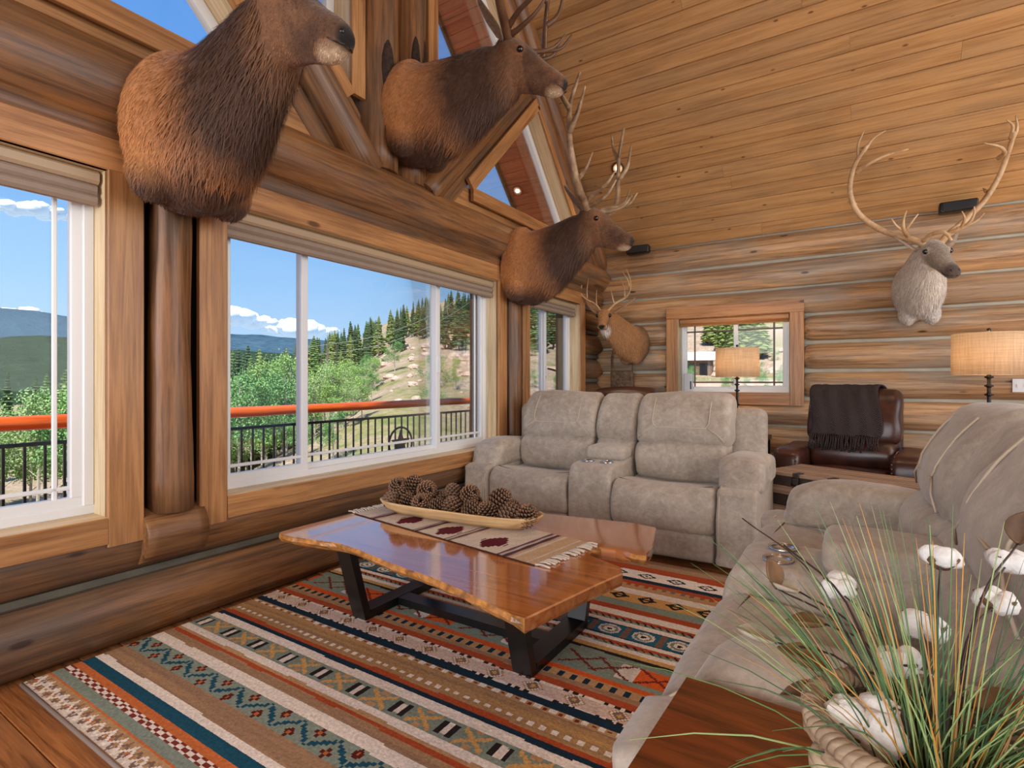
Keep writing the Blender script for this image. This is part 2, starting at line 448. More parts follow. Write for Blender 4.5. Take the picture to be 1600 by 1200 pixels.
# log purlin under the boards
yp, zp = 4.42, roof_z(4.42)-.02
log('purlin_log', (-.1, yp, zp), (XR, yp, zp), .17, .15, m_ceil, cl)
# ---- far log wall
H = .29
wf = MB()
wf.box(-.1, .96, EY, EY+.2, 0, EZ+.1).box(2.07, XR, EY, EY+.2, 0, EZ+.1).box(.96, 2.07, EY, EY+.2, 0, 1.01).box(.96, 2.07, EY, EY+.2, 1.88, EZ+.1)
wf = wf.build('wall_far', m_chink, None, False); tag(wf, kind='structure')
tops = [EZ-.01-H*k for k in range(10)]
for zt in tops:
    zc = zt-H/2; r = .148
    yl = EY+.045
    if 1.0 < zc < 1.87:
        log('log', (-.12, yl, zc), (.83, yl, zc), r, r*.97, m_log, wf, taper=(0, .05))
        log('log', (2.19, yl, zc), (XR, yl, zc), r*.98, r, m_log, wf, taper=(.12, 0))
    else:
        log('log', (-.12, yl, zc), (XR, yl, zc), r*random.uniform(.97, 1.03), r*random.uniform(.97, 1.03), m_log, wf)
    board('chinking_strip', (-.1, EY-.002, zt-H), (.84, EY-.002, zt-H), .05, .03, (0, -1, 0), m_chink, wf, .01)
    board('chinking_strip', (2.18, EY-.002, zt-H), (XR, EY-.002, zt-H), .05, .03, (0, -1, 0), m_chink, wf, .01)
    if not 1.0 < zt-H < 1.9: board('chinking_strip', (.84, EY-.002, zt-H), (2.18, EY-.002, zt-H), .05, .03, (0, -1, 0), m_chink, wf, .01)
# ---- gable wall with the windows
SILL, HEAD = .585, 2.03
wins = [(-1.0, .974), (1.479, 3.888), (4.43, 5.56)]
wl = MB()
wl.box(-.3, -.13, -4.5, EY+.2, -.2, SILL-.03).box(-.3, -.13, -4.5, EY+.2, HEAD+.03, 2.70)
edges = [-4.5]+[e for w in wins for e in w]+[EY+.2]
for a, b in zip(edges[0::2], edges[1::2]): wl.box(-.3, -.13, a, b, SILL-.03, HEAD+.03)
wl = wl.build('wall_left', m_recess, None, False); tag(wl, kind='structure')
XL = -.145
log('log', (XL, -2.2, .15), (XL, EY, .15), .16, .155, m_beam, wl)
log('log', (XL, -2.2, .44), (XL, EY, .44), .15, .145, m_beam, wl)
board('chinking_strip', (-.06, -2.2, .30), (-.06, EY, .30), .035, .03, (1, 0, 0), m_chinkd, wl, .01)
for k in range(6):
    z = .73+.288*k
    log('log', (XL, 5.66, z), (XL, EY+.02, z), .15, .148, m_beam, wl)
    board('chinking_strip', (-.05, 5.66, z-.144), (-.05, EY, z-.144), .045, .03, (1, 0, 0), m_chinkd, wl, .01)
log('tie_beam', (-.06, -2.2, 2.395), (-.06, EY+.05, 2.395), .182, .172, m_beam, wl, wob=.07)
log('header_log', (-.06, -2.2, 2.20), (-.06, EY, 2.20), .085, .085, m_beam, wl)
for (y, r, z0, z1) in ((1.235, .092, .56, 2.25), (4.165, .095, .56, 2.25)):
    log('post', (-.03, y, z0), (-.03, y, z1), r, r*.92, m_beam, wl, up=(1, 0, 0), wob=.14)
    log('post_seat_log', (-.06, y-.13, .46), (-.06, y+.13, .46), .125, .125, m_beam, wl)
# king post, braces and rake logs of the gable
for (y, r) in ((2.52, .155), (2.83, .13)):
    log('king_post', (-.06, y, 2.53), (-.06, y, roof_z(y)-.05), r, r*.95, m_beam, wl, up=(1, 0, 0), wob=.1)
cav = MB().ball((.075, 2.50, 3.17), (.035, .05, .21), 14); cav.build('bark_hollow', m_cavity, wl)
MB().ball((.052, 2.79, 3.33), (.03, .04, .24), 14).build('bark_hollow', m_cavity, wl)
MB().ball((.045, 2.88, 3.30), (.03, .025, .3), 12).build('bark_hollow', m_cavity, wl)
log('brace', (-.02, 2.93, 2.50), (-.02, 4.62, 4.26), .118, .108, m_beam, wl, up=(1, 0, 0), wob=.06)
log('brace', (-.02, 2.41, 2.50), (-.02, .72, 4.26), .118, .108, m_beam, wl, up=(1, 0, 0), wob=.06)
board('backing_board', (-.055, -1.2, 2.62), (-.055, EY, 2.62), .24, .03, (1, 0, 0), m_case, wl)
board('backing_board', (-.20, RY, 2.5), (-.20, RY, roof_z(RY)-.1), .80, .03, (1, 0, 0), m_beam, wl)
for sgn in (1, -1):
    board('backing_board', (-.05, RY+sgn*.27, 2.50), (-.05, RY+sgn*1.96, 4.26), .46, .03, (1, 0, 0), m_beam, wl)
    board('backing_board', (-.17, RY+sgn*3.5, EZ+SLOPE*(EY-RY-3.5)-.40), (-.17, RY, roof_z(RY)-.40), .50, .03, (1, 0, 0), m_beam, wl)
for sgn in (1, -1):
    def Y(y): return y if sgn > 0 else 2*RY-y
    for (off, r, xx) in ((.20, .115, -.03), (.40, .105, -.06)):
        y0, y1 = 6.2, RY
        log('rake_log', (xx, Y(y0), EZ+SLOPE*(EY-y0)-off*1.25), (xx, Y(y1), EZ+SLOPE*(EY-y1)-off*1.25), r, r, m_beam, wl, up=(1, 0, 0))
# ------------------------------------------------------------------ windows
def casing(parent, wall, a0, a1, z0, z1, w=.135, full_sill=True):
    P = (lambda a, n, z: (n, a, z)) if wall == 'L' else (lambda a, n, z: (a, EY-.09-n, z))
    nrm = (1, 0, 0) if wall == 'L' else (0, -1, 0)
    board('casing_board', P(a0-w, .0, z1+w/2), P(a1+w, .0, z1+w/2), w, .035, nrm, m_case, parent, .004)
    if wall == 'L':
        board('casing_board', P(a0-w/2, 0, z0-.125), P(a0-w/2, 0, z1), w, .035, nrm, m_case, parent, .004)
        board('casing_board', P(a1+w/2, 0, z0-.125), P(a1+w/2, 0, z1), w, .035, nrm, m_case, parent, .004)
        board('apron_board', P(a0, 0, z0-.058), P(a1, 0, z0-.058), .112, .035, nrm, m_case, parent, .004)
    else:
        board('casing_board', P(a0-w/2, 0, z0-w), P(a0-w/2, 0, z1), w, .035, nrm, m_case, parent, .004)
        board('casing_board', P(a1+w/2, 0, z0-w), P(a1+w/2, 0, z1), w, .035, nrm, m_case, parent, .004)
        board('casing_board', P(a0, 0, z0-w/2), P(a1, 0, z0-w/2), w, .035, nrm, m_case, parent, .004)
    d = .17
    al = (0, 1, 0) if wall == 'L' else (1, 0, 0)
    board('sill_board', P(a0, -d/2, z0-.012), P(a1, -d/2, z0-.012), d+.02, .024, (0, 0, 1), m_jamb, parent)
    board('jamb_board', P(a0-.01, -d/2, z0), P(a0-.01, -d/2, z1), d+.02, .02, al, m_jamb, parent)
    board('jamb_board', P(a1+.01, -d/2, z0), P(a1+.01, -d/2, z1), d+.02, .02, al, m_jamb, parent)
    board('jamb_board', P(a0, -d/2, z1+.01), P(a1, -d/2, z1+.01), d+.02, .02, (0, 0, 1), m_jamb, parent)
    return P, nrm
def bar(name, P, nrm, a0, z0, a1, z1, w, t, n, mat, parent, b=.004):
    return board(name, P(a0, n, z0), P(a1, n, z1), w, t, nrm, mat, parent, b)
def sash(P, nrm, parent, a0, a1, z0, z1, n, fw=.045):
    bar('sash_rail', P, nrm, a0, z0+fw/2, a1, z0+fw/2, fw, .04, n, m_white, parent)
    bar('sash_rail', P, nrm, a0, z1-fw/2, a1, z1-fw/2, fw, .04, n, m_white, parent)
    bar('sash_stile', P, nrm, a0+fw/2, z0+fw, a0+fw/2, z1-fw, fw, .04, n, m_white, parent)
    bar('sash_stile', P, nrm, a1-fw/2, z0+fw, a1-fw/2, z1-fw, fw, .04, n, m_white, parent)
    board('pane', P(a0+fw*.7, n, (z0+z1)/2), P(a1-fw*.7, n, (z0+z1)/2), z1-z0-fw*1.4, .006, nrm, m_glass, parent, .001)
def muntin(P, nrm, parent, a0, z0, a1, z1, n, mat=None):
    bar('grid_bar', P, nrm, a0, z0, a1, z1, .018, .012, n, mat or m_white, parent)
def frame(P, nrm, parent, a0, a1, z0, z1, n, fw=.04):
    for (p, q) in (((a0, z0+fw/2), (a1, z0+fw/2)), ((a0, z1-fw/2), (a1, z1-fw/2)), ((a0+fw/2, z0+fw), (a0+fw/2, z1-fw)), ((a1-fw/2, z0+fw), (a1-fw/2, z1-fw))):
        bar('window_frame', P, nrm, p[0], p[1], q[0], q[1], fw, .07, n, m_white, parent)
def blind(P, nrm, parent, a0, a1, ztop, zbot, mat, mat2):
    board('blind_headrail', P(a0, -.06, ztop-.03), P(a1, -.06, ztop-.03), .055, .06, nrm, mat2, parent, .012)
    z = ztop-.058; k = 0
    n = max(2, int((z-zbot)/.03)); h = (z-zbot)/n
    for i in range(n):
        board('blind_fold', P(a0+.005, -.062, z-h*(i+.5)), P(a1-.005, -.062, z-h*(i+.5)), h*.98, .05, nrm, mat, parent, .012)
GN = -.15
for i, (a0, a1) in enumerate(wins):
    wdw = empty('window_%d' % (i+1), kind='structure')
    P, nrm = casing(wdw, 'L', a0, a1, SILL, HEAD)
    frame(P, nrm, wdw, a0, a1, SILL, HEAD, GN)
    z0, z1 = SILL+.035, HEAD-.035
    if i == 0:
        sash(P, nrm, wdw, .05, a1-.035, z0, z1, GN+.005); sash(P, nrm, wdw, a0+.03, .05, z0, z1, GN-.02)
        muntin(P, nrm, wdw, a1-.13, z0, a1-.13, z1, GN+.012); muntin(P, nrm, wdw, .05, .705, a1-.04, .705, GN+.012); muntin(P, nrm, wdw, a0+.04, .705, .05, .705, GN-.01)
    elif i == 1:
        sash(P, nrm, wdw, a0+.035, 2.045, z0, z1, GN+.01); sash(P, nrm, wdw, 3.215, a1-.035, z0, z1, GN+.01)
        sash(P, nrm, wdw, 2.01, 3.25, z0, z1, GN-.022, .035)
        muntin(P, nrm, wdw, a0+.05, .705, 2.03, .705, GN+.015); muntin(P, nrm, wdw, 2.05, .705, 3.21, .705, GN-.015); muntin(P, nrm, wdw, 3.23, .705, a1-.05, .705, GN+.015)
        muntin(P, nrm, wdw, a1-.15, z0, a1-.15, z1, GN+.015); muntin(P, nrm, wdw, a0+.09, z0, a0+.09, z1, GN+.015)
        hm = MB().box(-.12, -.105, 3.225, 3.245, 1.22, 1.34).build('latch', m_white, wdw, False)
    else:
        sash(P, nrm, wdw, a0+.035, 5.0, z0, z1, GN-.02); sash(P, nrm, wdw, 4.96, a1-.035, z0, z1, GN+.01)
        MB().box(-.12, -.105, 4.975, 4.995, 1.2, 1.32).build('latch', m_white, wdw, False)
    blind(P, nrm, wdw, a0+.01, a1-.012, HEAD, 1.885, m_blind, m_blind2)
# far-wall window
w4 = empty('window_4', kind='structure')
A0, A1, Z0, Z1 = .945, 2.085, 1.03, 1.862
P, nrm = casing(w4, 'F', A0, A1, Z0, Z1, .13)
frame(P, nrm, w4, A0, A1, Z0, Z1, GN, .035)
sash(P, nrm, w4, A0+.03, 1.56, Z0+.03, Z1-.03, GN-.02, .03); sash(P, nrm, w4, 1.52, A1-.03, Z0+.03, Z1-.03, GN+.01, .045)
m_grid = plain('bronze grid', srgb(96, 78, 62), .4)
for (x0, z0, x1, z1) in ((A0+.05, 1.72, 1.53, 1.72), (A0+.05, 1.14, 1.53, 1.14), (A0+.15, Z0+.05, A0+.15, Z1-.05)): muntin(P, nrm, w4, x0, z0, x1, z1, GN-.01, m_grid)
for (x0, z0, x1, z1) in ((1.56, 1.72, A1-.06, 1.72), (1.56, 1.14, A1-.06, 1.14), (A1-.16, Z0+.06, A1-.16, Z1-.05)): muntin(P, nrm, w4, x0, z0, x1, z1, GN+.015, m_grid)
blind(P, nrm, w4, A0+.012, A1-.012, Z1, 1.775, m_case, m_case)
# gable windows between the braces
def gable_window(name, poly, white=True):
    w = empty(name, kind='structure'); n = len(poly); c = Vector((sum(p[0] for p in poly)/n, sum(p[1] for p in poly)/n))
    for i in range(n):
        a, b = Vector(poly[i]), Vector(poly[(i+1) % n]); d = (b-a).normalized(); o = Vector((d.y, -d.x))
        if o.dot(c-a) > 0: o = -o
        def seg(nm, off, w_, x, t, m, ext=0.0, nr=(1, 0, 0)):
            p, q = a+o*off-d*ext, b+o*off+d*ext
            board(nm, (x, p.x, p.y), (x, q.x, q.y), w_, t, nr, m, w, .003)
        seg('casing_board', .055, .11, .0, .03, m_case, .04)
        seg('jamb_board', .008, .2, -.1, .016, m_jamb if abs(d.y) > .1 else m_case, 0, (0, o.x, o.y))
        seg('window_frame', -.03, .06, -.175, .05, m_white)
    vs = [(-.18, p[0], p[1]) for p in poly]+[(-.174, p[0], p[1]) for p in poly]
    fs = [tuple(range(n-1, -1, -1)), tuple(range(n, 2*n))]+[(i, (i+1) % n, n+(i+1) % n, n+i) for i in range(n)]
    mesh_obj('pane', vs, fs, m_glass, w, False)
tri = [(3.56, 2.74), (5.59, 2.74), (4.606, 3.826)]
upp = [(3.08, 2.98), (4.262, 4.21), (3.08, 5.506)]
mir = lambda P: [(2*RY-y, z) for y, z in P][::-1]
gable_window('window_5', tri); gable_window('window_6', upp); gable_window('window_7', mir(tri)); gable_window('window_8', mir(upp))
# roof overhang outside the gable
sof = MB()
for sgn in (1, -1):
    Yf = (lambda y: y) if sgn > 0 else (lambda y: 2*RY-y)
    ya, yb = EY+.6, RY
    za, zb = EZ+SLOPE*(EY-ya)+.135, EZ+SLOPE*(EY-yb)+.135
    vs = [(x, Yf(y), z+h) for (y, z) in ((ya, za), (yb, zb)) for x in (-1.0, -.16) for h in (0, .2)]
    sof.add(vs, [(0, 1, 3, 2), (4, 6, 7, 5), (0, 4, 5, 1), (2, 3, 7, 6), (0, 2, 6, 4), (1, 5, 7, 3)])
sof = sof.build('trim_1', m_fascia, None, False); tag(sof, kind='structure')
for sgn in (1, -1):
    for r in range(42):
        s0 = .14*(r+.5)-.8
        y = EY-s0*cs; z = EZ+s0*sn+.122
        if y < RY: break
        yy = y if sgn > 0 else 2*RY-y
        board('soffit_board', (-.99, yy, z), (-.17, yy, z), .138, .02, (0, -sn*sgn, -cs), m_sof, sof, .004)
    ya, yb = EY+.6, RY
    f = lambda y: y if sgn > 0 else 2*RY-y
    board('fascia_board', (-1.01, f(ya), EZ+SLOPE*(EY-ya)+.2), (-1.01, f(yb), EZ+SLOPE*(EY-yb)+.2), .22, .03, (1, 0, 0), m_fascia, sof)
# ================================================================== rug
def build_rug():
    X0, X1, Y0, Y1 = -.02, 3.05, .71, 3.32
    nx, ny = 400, 350
    xs = np.linspace(X0, X1, nx+1); ys = np.linspace(Y0, Y1, ny+1)
    c = {k: np.array(srgb(*v)[:3]) for k, v in dict(cream=(222, 208, 194), sage=(128, 138, 124), teal=(30, 74, 92), navy=(28, 46, 60), rust=(164, 74, 42), orange=(192, 106, 58),
         tan=(176, 138, 98), brown=(126, 98, 84), dred=(112, 46, 38), dark=(42, 36, 34), pink=(204, 178, 164), dorange=(200, 88, 40), gold=(196, 150, 90)).items()}
    S_ = [(.71, .79, 'zig'), (.79, .797, 'orange'), (.797, .836, 'sage'), (.836, .868, 'check'), (.868, .897, 'orange'), (.897, .942, 'teal'), (.942, .975, 'cream'), (.975, 1.052, 'tang'),
          (1.052, 1.148, 'diam'), (1.148, 1.2, 'cream'), (1.2, 1.243, 'tang'), (1.243, 1.262, 'rust'), (1.262, 1.28, 'tan'), (1.28, 1.314, 'cream'), (1.314, 1.411, 'xbar'), (1.411, 1.453, 'cream'), (1.453, 1.477, 'navy'),
          (1.477, 1.504, 'rust'), (1.504, 1.616, 'tandot'), (1.616, 1.644, 'dots'), (1.644, 1.683, 'navy'), (1.683, 1.774, 'medal'), (1.774, 1.812, 'rust'), (1.812, 1.84, 'tang'), (1.84, 1.885, 'dash'),
          (1.885, 1.92, 'dorange'), (1.92, 1.945, 'sage'), (1.945, 2.06, 'figs'), (2.06, 2.10, 'sage'), (2.10, 2.118, 'dark'), (2.118, 2.15, 'gold'), (2.15, 2.182, 'cream'), (2.182, 2.222, 'twist'), (2.222, 2.256, 'cream'),
          (2.256, 2.384, 'blue'), (2.384, 2.416, 'cream'), (2.416, 2.47, 'twist'), (2.47, 2.528, 'cream'), (2.528, 2.58, 'rust'), (2.58, 2.655, 'sage'), (2.655, 2.79, 'cross'), (2.79, 2.83, 'cream'), (2.83, 2.95, 'comb'),
          (2.95, 2.99, 'navy'), (2.99, 3.115, 'med2'), (3.115, 3.2, 'rust'), (3.2, 3.33, 'tang')]
    def cell(kind, x, y, a, b):
        t = (y-a)/(b-a); n = noise.noise(Vector((x*1.5, y*30, 3.3))); n2 = noise.noise(Vector((x*5, y*9, 7.7)))
        if kind in c: return c[kind]*(1+.10*n)
        if kind == 'tang':
            k = .5+.5*noise.noise(Vector((x*.9, y*55, 1.0))); return c['tan']*(1-k)+c['brown']*k
        if kind == 'zig':
            p = (x/.075) % 1; w = abs(p-.5)*2
            d = abs(t-(.2+.6*w)); d2 = abs(t-(.8-.6*w))
            if d < .12: return c['cream']*1.08
            if d2 < .1: return c['brown']
            return c['orange']*.9+.02 if (int(x/.0375) % 4 == 0 and .35 < t < .6) else c['tan'] if n > -.1 else c['cream']*.85
        if kind == 'check':
            j = int(x/.03); return c['cream'] if (j+int(t*3)) % 2 else c['dred']*1.2
        if kind == 'diam':
            P_ = .18; u = (x % P_)/P_; q = round(abs(u-.5)*2*6)/6; tt = round(t*9)/9
            z1 = .12+.76*q
            if abs(tt-z1) < .09: return c['teal']
            for (cu, ct) in ((.5, .78), (.0, .25), (1.0, .25)):
                du = abs(u-cu)*P_; dt = abs(t-ct)*(b-a)
                m = max(du, dt); s_ = du+dt
                if m < .007: return c['orange']*.85
                if s_ < .027 and m < .022 and (du < .009 or dt < .009): return c['dred']*.6
            return c['sage']
        if kind == 'xbar':
            P_ = .21; u = (x % P_)/P_
            if u < .10 or .22 < u < .32: return c['dark'] if .18 < t < .85 else c['sage']
            if .10 <= u <= .22: return c['cream']*.9 if .2 < t < .8 else c['sage']
            w = (u-.32)/.68
            d = min(abs(t-w), abs(t-(1-w)))
            if d < .11 and .12 < w < .88: return c['gold']
            if .38 < w < .62 and (t < .2 or t > .8): return c['tan']
            return c['sage']*.92
        if kind == 'tandot':
            if .2 < t < .36 and (x/.045) % 1 < .5: return c['cream']
            k = .5+.5*noise.noise(Vector((x*.9, y*45, 2.0))); return c['gold']*(1-k)+c['brown']*k
        if kind == 'dots':
            p = (x/.06) % 1
            if .2 < t < .85 and p < .45: return c['cream']
            if .3 < t < .7 and .15 < p-.45 < .4: return c['dred']
            return c['tan']
        if kind == 'medal':
            P_ = .17; u = abs((x % P_)-P_/2); v = abs(t-.5)*(b-a)
            s_ = round((u+v)*1000/8)*8
            if t < .13 or t > .87: return c['dark'] if (x/.04) % 1 < .55 and (x % P_) < .11 else c['cream']
            if s_ < 14: return c['gold']
            if s_ < 30: return c['brown']
            if s_ < 40: return c['cream']
            if s_ < 48: return c['tan']
            return c['pink']
        if kind == 'dash':
            return c['navy'] if (x/.055) % 1 < .42 and .1 < t < .9 else c['tan']
        if kind == 'figs':
            P_ = .52; u = (x % P_)/P_; base = c['sage'] if u < .55 else c['cream']*.9 if u < .7 else c['dorange']*1.05
            for cu in (.25, .5, .85):
                w = (u-cu)*P_/(b-a)
                if abs(w) < .75 and (abs(abs(w)-abs(t-.5)*1.4) < .09): return c['dred']
            return base
        if kind == 'twist':
            return c['dark'] if ((x/.035)+t*1.2) % 1 < .35 and .2 < t < .75 else (c['rust'] if t > .4 else c['sage'])
        if kind == 'blue':
            P_ = .16; u = abs((x % P_)-P_/2); v = abs(t-.5)*(b-a); s_ = math.hypot(u, v*1.15)
            if t < .07 or t > .93: return c['navy']
            if s_ < .012: return c['dark']
            if s_ < .028: return c['cream']
            if s_ < .04: return c['sage']*.8
            if s_ < .052: return c['cream']*.85
            if u > .066: return c['brown']*.8
            return c['teal']*1.6
        if kind == 'cross':
            P_ = .15; u = abs((x % P_)-P_/2); v = abs(t-.45)*(b-a)
            if (u+v < .05 and u+v > .027) or (v < .007 and u < .052): return c['dark']
            return c['gold'] if t < .8 else c['cream']*.95
        if kind == 'comb':
            if .35 < t < .8 and (x/.05) % 1 < .5: return c['rust'] if n2 > -.2 else c['brown']
            return c['tan'] if t < .6 else c['rust']
        if kind == 'med2':
            P_ = .17; u = abs((x % P_)-P_/2); v = abs(t-.5)*(b-a); s_ = u*.75+v*1.1
            if s_ < .010: return c['dark']
            if .026 < s_ < .044: return c['dark']
            return c['cream']
        return c['tan']
    cols = np.zeros((ny, nx, 4)); cols[..., 3] = 1
    si = 0
    for j in range(ny):
        y_ = (ys[j]+ys[j+1])/2
        for i in range(nx):
            x_ = (xs[i]+xs[i+1])/2
            y = y_-.012*x_*0+.004*noise.noise(Vector((x_*3, y_*4, 0)))
            for (a, b, k) in S_:
                if a <= y < b: cols[j, i, :3] = cell(k, x_, y, a, b); break
            else: cols[j, i, :3] = c['tan']
    rng = np.random.RandomState(3)
    cols[..., :3] *= 1.2*(1+.14*(rng.rand(ny, nx, 1)-.5)); cols = np.clip(cols, 0, 1)
    gx, gy = np.meshgrid(xs, ys); z = .012+.0015*rng.rand(ny+1, nx+1)
    V = np.stack([gx, gy, z], -1).reshape(-1, 3)
    idx = np.arange((nx+1)*(ny+1)).reshape(ny+1, nx+1)
    Fq = np.stack([idx[:-1, :-1], idx[:-1, 1:], idx[1:, 1:], idx[1:, :-1]], -1).reshape(-1, 4)
    me = bpy.data.meshes.new('pile')
    me.vertices.add(len(V)); me.vertices.foreach_set('co', V.ravel())
    me.loops.add(Fq.size); me.loops.foreach_set('vertex_index', Fq.ravel())
    me.polygons.add(len(Fq)); me.polygons.foreach_set('loop_start', np.arange(0, Fq.size, 4)); me.polygons.foreach_set('loop_total', np.full(len(Fq), 4))
    me.update(); me.validate()
    at = me.attributes.new('Col', 'FLOAT_COLOR', 'FACE'); at.data.foreach_set('color', cols.reshape(-1))
    me.materials.append(m_rug)
    r = empty('area_rug', (0, 0, 0), 0, 'large striped rug in rust, teal and cream under the coffee table', 'rug')
    link(bpy.data.objects.new('pile', me), r)
    b = MB().box(X0, X1, Y0, Y1, .001, .0115).build('backing', plain('rug backing', srgb(120, 100, 84), .9), r, False)
    MB().tube([(X0, Y0, .008), (X1, Y0, .008)], .0075, 6).build('bound_edge', plain('rug binding', srgb(150, 132, 120), .9), r)
build_rug()
RUGZ = .0135
# ================================================================== reclining loveseats
def interp_y(prof, z):
    best = None
    for a, b in zip(prof[:-1], prof[1:]):
        if min(a[1], b[1]) <= z <= max(a[1], b[1]) and a[1] != b[1]:
            y = a[0]+(b[0]-a[0])*(z-a[1])/(b[1]-a[1]); best = y if best is None else min(best, y)
    return best
def make_loveseat(loc, rz, label, bk=0.0):
    t = empty('reclining_loveseat', loc, rz, label, 'sofa')
    # local: x across, -y is the front
    AW, SW, CW = .24, .66, .33           # arm, seat, console widths
    xs = [-(CW/2+SW+AW), -(CW/2+SW), -CW/2, CW/2, CW/2+SW, CW/2+SW+AW]
    rbox('base', (0, .0, .11), (xs[5]*2-.06, .82, .16), .03, m_suede, t)
    rbox('back_shell', (0, .34+bk, .52), (xs[5]*2-.1, .17, .84), .06, m_suede, t, seg=4)
    seatp = [(.12, .43), (-.08, .445), (-.28, .475), (-.40, .485), (-.475, .465), (-.512, .41), (-.52, .33), (-.51, .25), (-.48, .205), (-.42, .195), (-.2, .2), (.12, .2)]
    lump = [(.02, .43), (-.055, .47), (-.085, .55), (-.075, .63), (-.03, .69), (.05, .715), (.2, .70), (.22, .55), (.2, .43)]
    uppp = [(.03, .67), (-.02, .71), (-.035, .78), (-.01, .87), (.04, .96), (.09, 1.02), (.16, 1.05), (.24, 1.035), (.285, .97), (.28, .85), (.24, .72), (.2, .67)]
    lump = [(p[0]+bk*(.9+.1*(p[1]-.4)), p[1]) for p in lump]; uppp = [(p[0]+bk*(1+.2*(p[1]-.7)), p[1]) for p in uppp]; seatp = [(p[0]+bk if p[0] > 0 else p[0], p[1]) for p in seatp]
    for i, (a, b) in enumerate(((xs[1], xs[2]), (xs[3], xs[4]))):
        sgn = -1 if i == 0 else 1
        vs, fs = soft_extrude(seatp, a+.003, b-.003, .035, wr=.010, seed=i+1, puff=.012)
        # the dished seat top
        vs = [Vector((v.x, v.y, v.z-(.022*(1-((v.x-(a+b)/2)/(SW/2))**2) if v.z > .4 else 0))) for v in vs]
        s_ = mesh_obj('seat', vs, fs, m_suede, t)
        cx_ = (a+b)/2
        pts = [(cx_+SW*.46*k/10, -.40-.035*(1-(k/10)**2)*1.0, .484-.022*(1-(k/10)**2)) for k in range(-10, 11)]
        MB().tube(pts, .003, 5).build('seam', m_seam, s_)
        vs, fs = soft_extrude([(-.49, .035), (-.50, .1), (-.495, .19), (-.45, .2), (-.35, .2), (-.35, .035)], a+.005, b-.005, .02, wr=.006, seed=i+5)
        mesh_obj('footrest_panel', vs, fs, m_suede, t)
        vs, fs = soft_extrude(lump, a+.012, b-.012, .05, wr=.012, seed=i+8, puff=.015)
        mesh_obj('lumbar_cushion', vs, fs, m_suede, t)
        vs, fs = soft_extrude(uppp, a+.004, b-.004, .055, wr=.014, seed=i+11, puff=.012)
        u_ = mesh_obj('back_cushion', vs, fs, m_suede, t)
        W2 = SW*.30
        def onsurf(x, z): return (x, interp_y(uppp[:7], z)-.011, z)
        path = [onsurf(cx_-W2, 1.02), onsurf(cx_-W2, .95), onsurf(cx_-W2, .86)]
        path += [onsurf(cx_-W2+.04*(1-math.cos(q*PI/8)), .86-.05*math.sin(q*PI/8)) for q in range(1, 5)]
        rev = [(2*cx_-p[0], p[1], p[2]) for p in path[::-1]]
        MB().tube(spline(path+rev, 3), .004, 5).build('seam', m_seaml, u_)
        for q in (-1, 1):
            MB().tube([onsurf(cx_+q*(W2-.02), .82), onsurf(cx_+q*(W2+.06), .77), onsurf(cx_+q*(SW/2-.03), .72)], .0035, 5).build('seam', m_seaml, u_)
    if False: pass
    armp = [(-.37, .45), (-.405, .52), (-.39, .59), (-.345, .642), (-.25, .672), (-.05, .668), (.15, .645), (.24, .60), (.25, .47)]
    for i, (a, b) in enumerate(((xs[0], xs[1]), (xs[4], xs[5]))):
        vs, fs = soft_extrude([(-.47, .035), (-.505, .1), (-.515, .3), (-.505, .43), (-.46, .49), (0, .5), (.4, .5), (.41, .035)], a+.01, b-.004, .03, wr=.006, seed=i+20)
        o_ = mesh_obj('arm_panel', vs, fs, m_suede, t)
        e = a+.03 if i else b-.03
        MB().tube([(e, -.513, .04), (e, -.523, .3), (e, -.50, .45), (e, -.44, .5)], .0035, 5).build('seam', m_seaml, o_)
        vs, fs = soft_extrude(armp, a-.008, b+.02, .085, n=6, wr=.016, seed=i+23)
        mesh_obj('arm_pad', vs, fs, m_suede, t)
    a, b = xs[2], xs[3]
    vs, fs = soft_extrude([(-.44, .14), (-.485, .2), (-.495, .4), (-.47, .52), (-.41, .562), (-.2, .565), (.15, .565), (.15, .14)], a+.006, b-.006, .025, wr=.004, seed=31)
    cbody = mesh_obj('console', vs, fs, m_suede, t)
    rbox('console_lid', (0, -.03, .61), (b-a-.03, .37, .095), .035, m_suede, t, seg=4, wr=.005, bulge=(0, 0, .01))
    for q in (-1, 1):
        cb = MB().lathe([(.047, .008), (.047, .013), (.041, .015), (.036, .010), (.034, -.03), (.0, -.032)], 24, (q*.072, -.335, .562))
        cb.build('cup_holder', m_steel, cbody)
    vs, fs = soft_extrude([(p[0]+.03, p[1]) for p in lump], a+.01, b-.01, .04, wr=.008, seed=33); mesh_obj('lumbar_cushion', vs, fs, m_suede, t)
    vs, fs = soft_extrude([(p[0]+.02, p[1]-.005) for p in uppp], a+.006, b-.006, .05, wr=.012, seed=34); mesh_obj('back_cushion', vs, fs, m_suede, t)
    for q in (-1, 1):
        for y in (-.35, .35):
            f_ = MB().box(q*(xs[5]-.12)-.03, q*(xs[5]-.12)+.03, y-.03, y+.03, 0, .05); f_.build('foot', m_blackm, t, False)
    return t
make_loveseat((1.10, 3.86, RUGZ), 0, 'taupe suede reclining loveseat facing the coffee table in front of the side window')
make_loveseat((2.76, 1.96, RUGZ), -PI/2, 'taupe suede reclining loveseat seen from its near arm beside the reddish end table', .12)
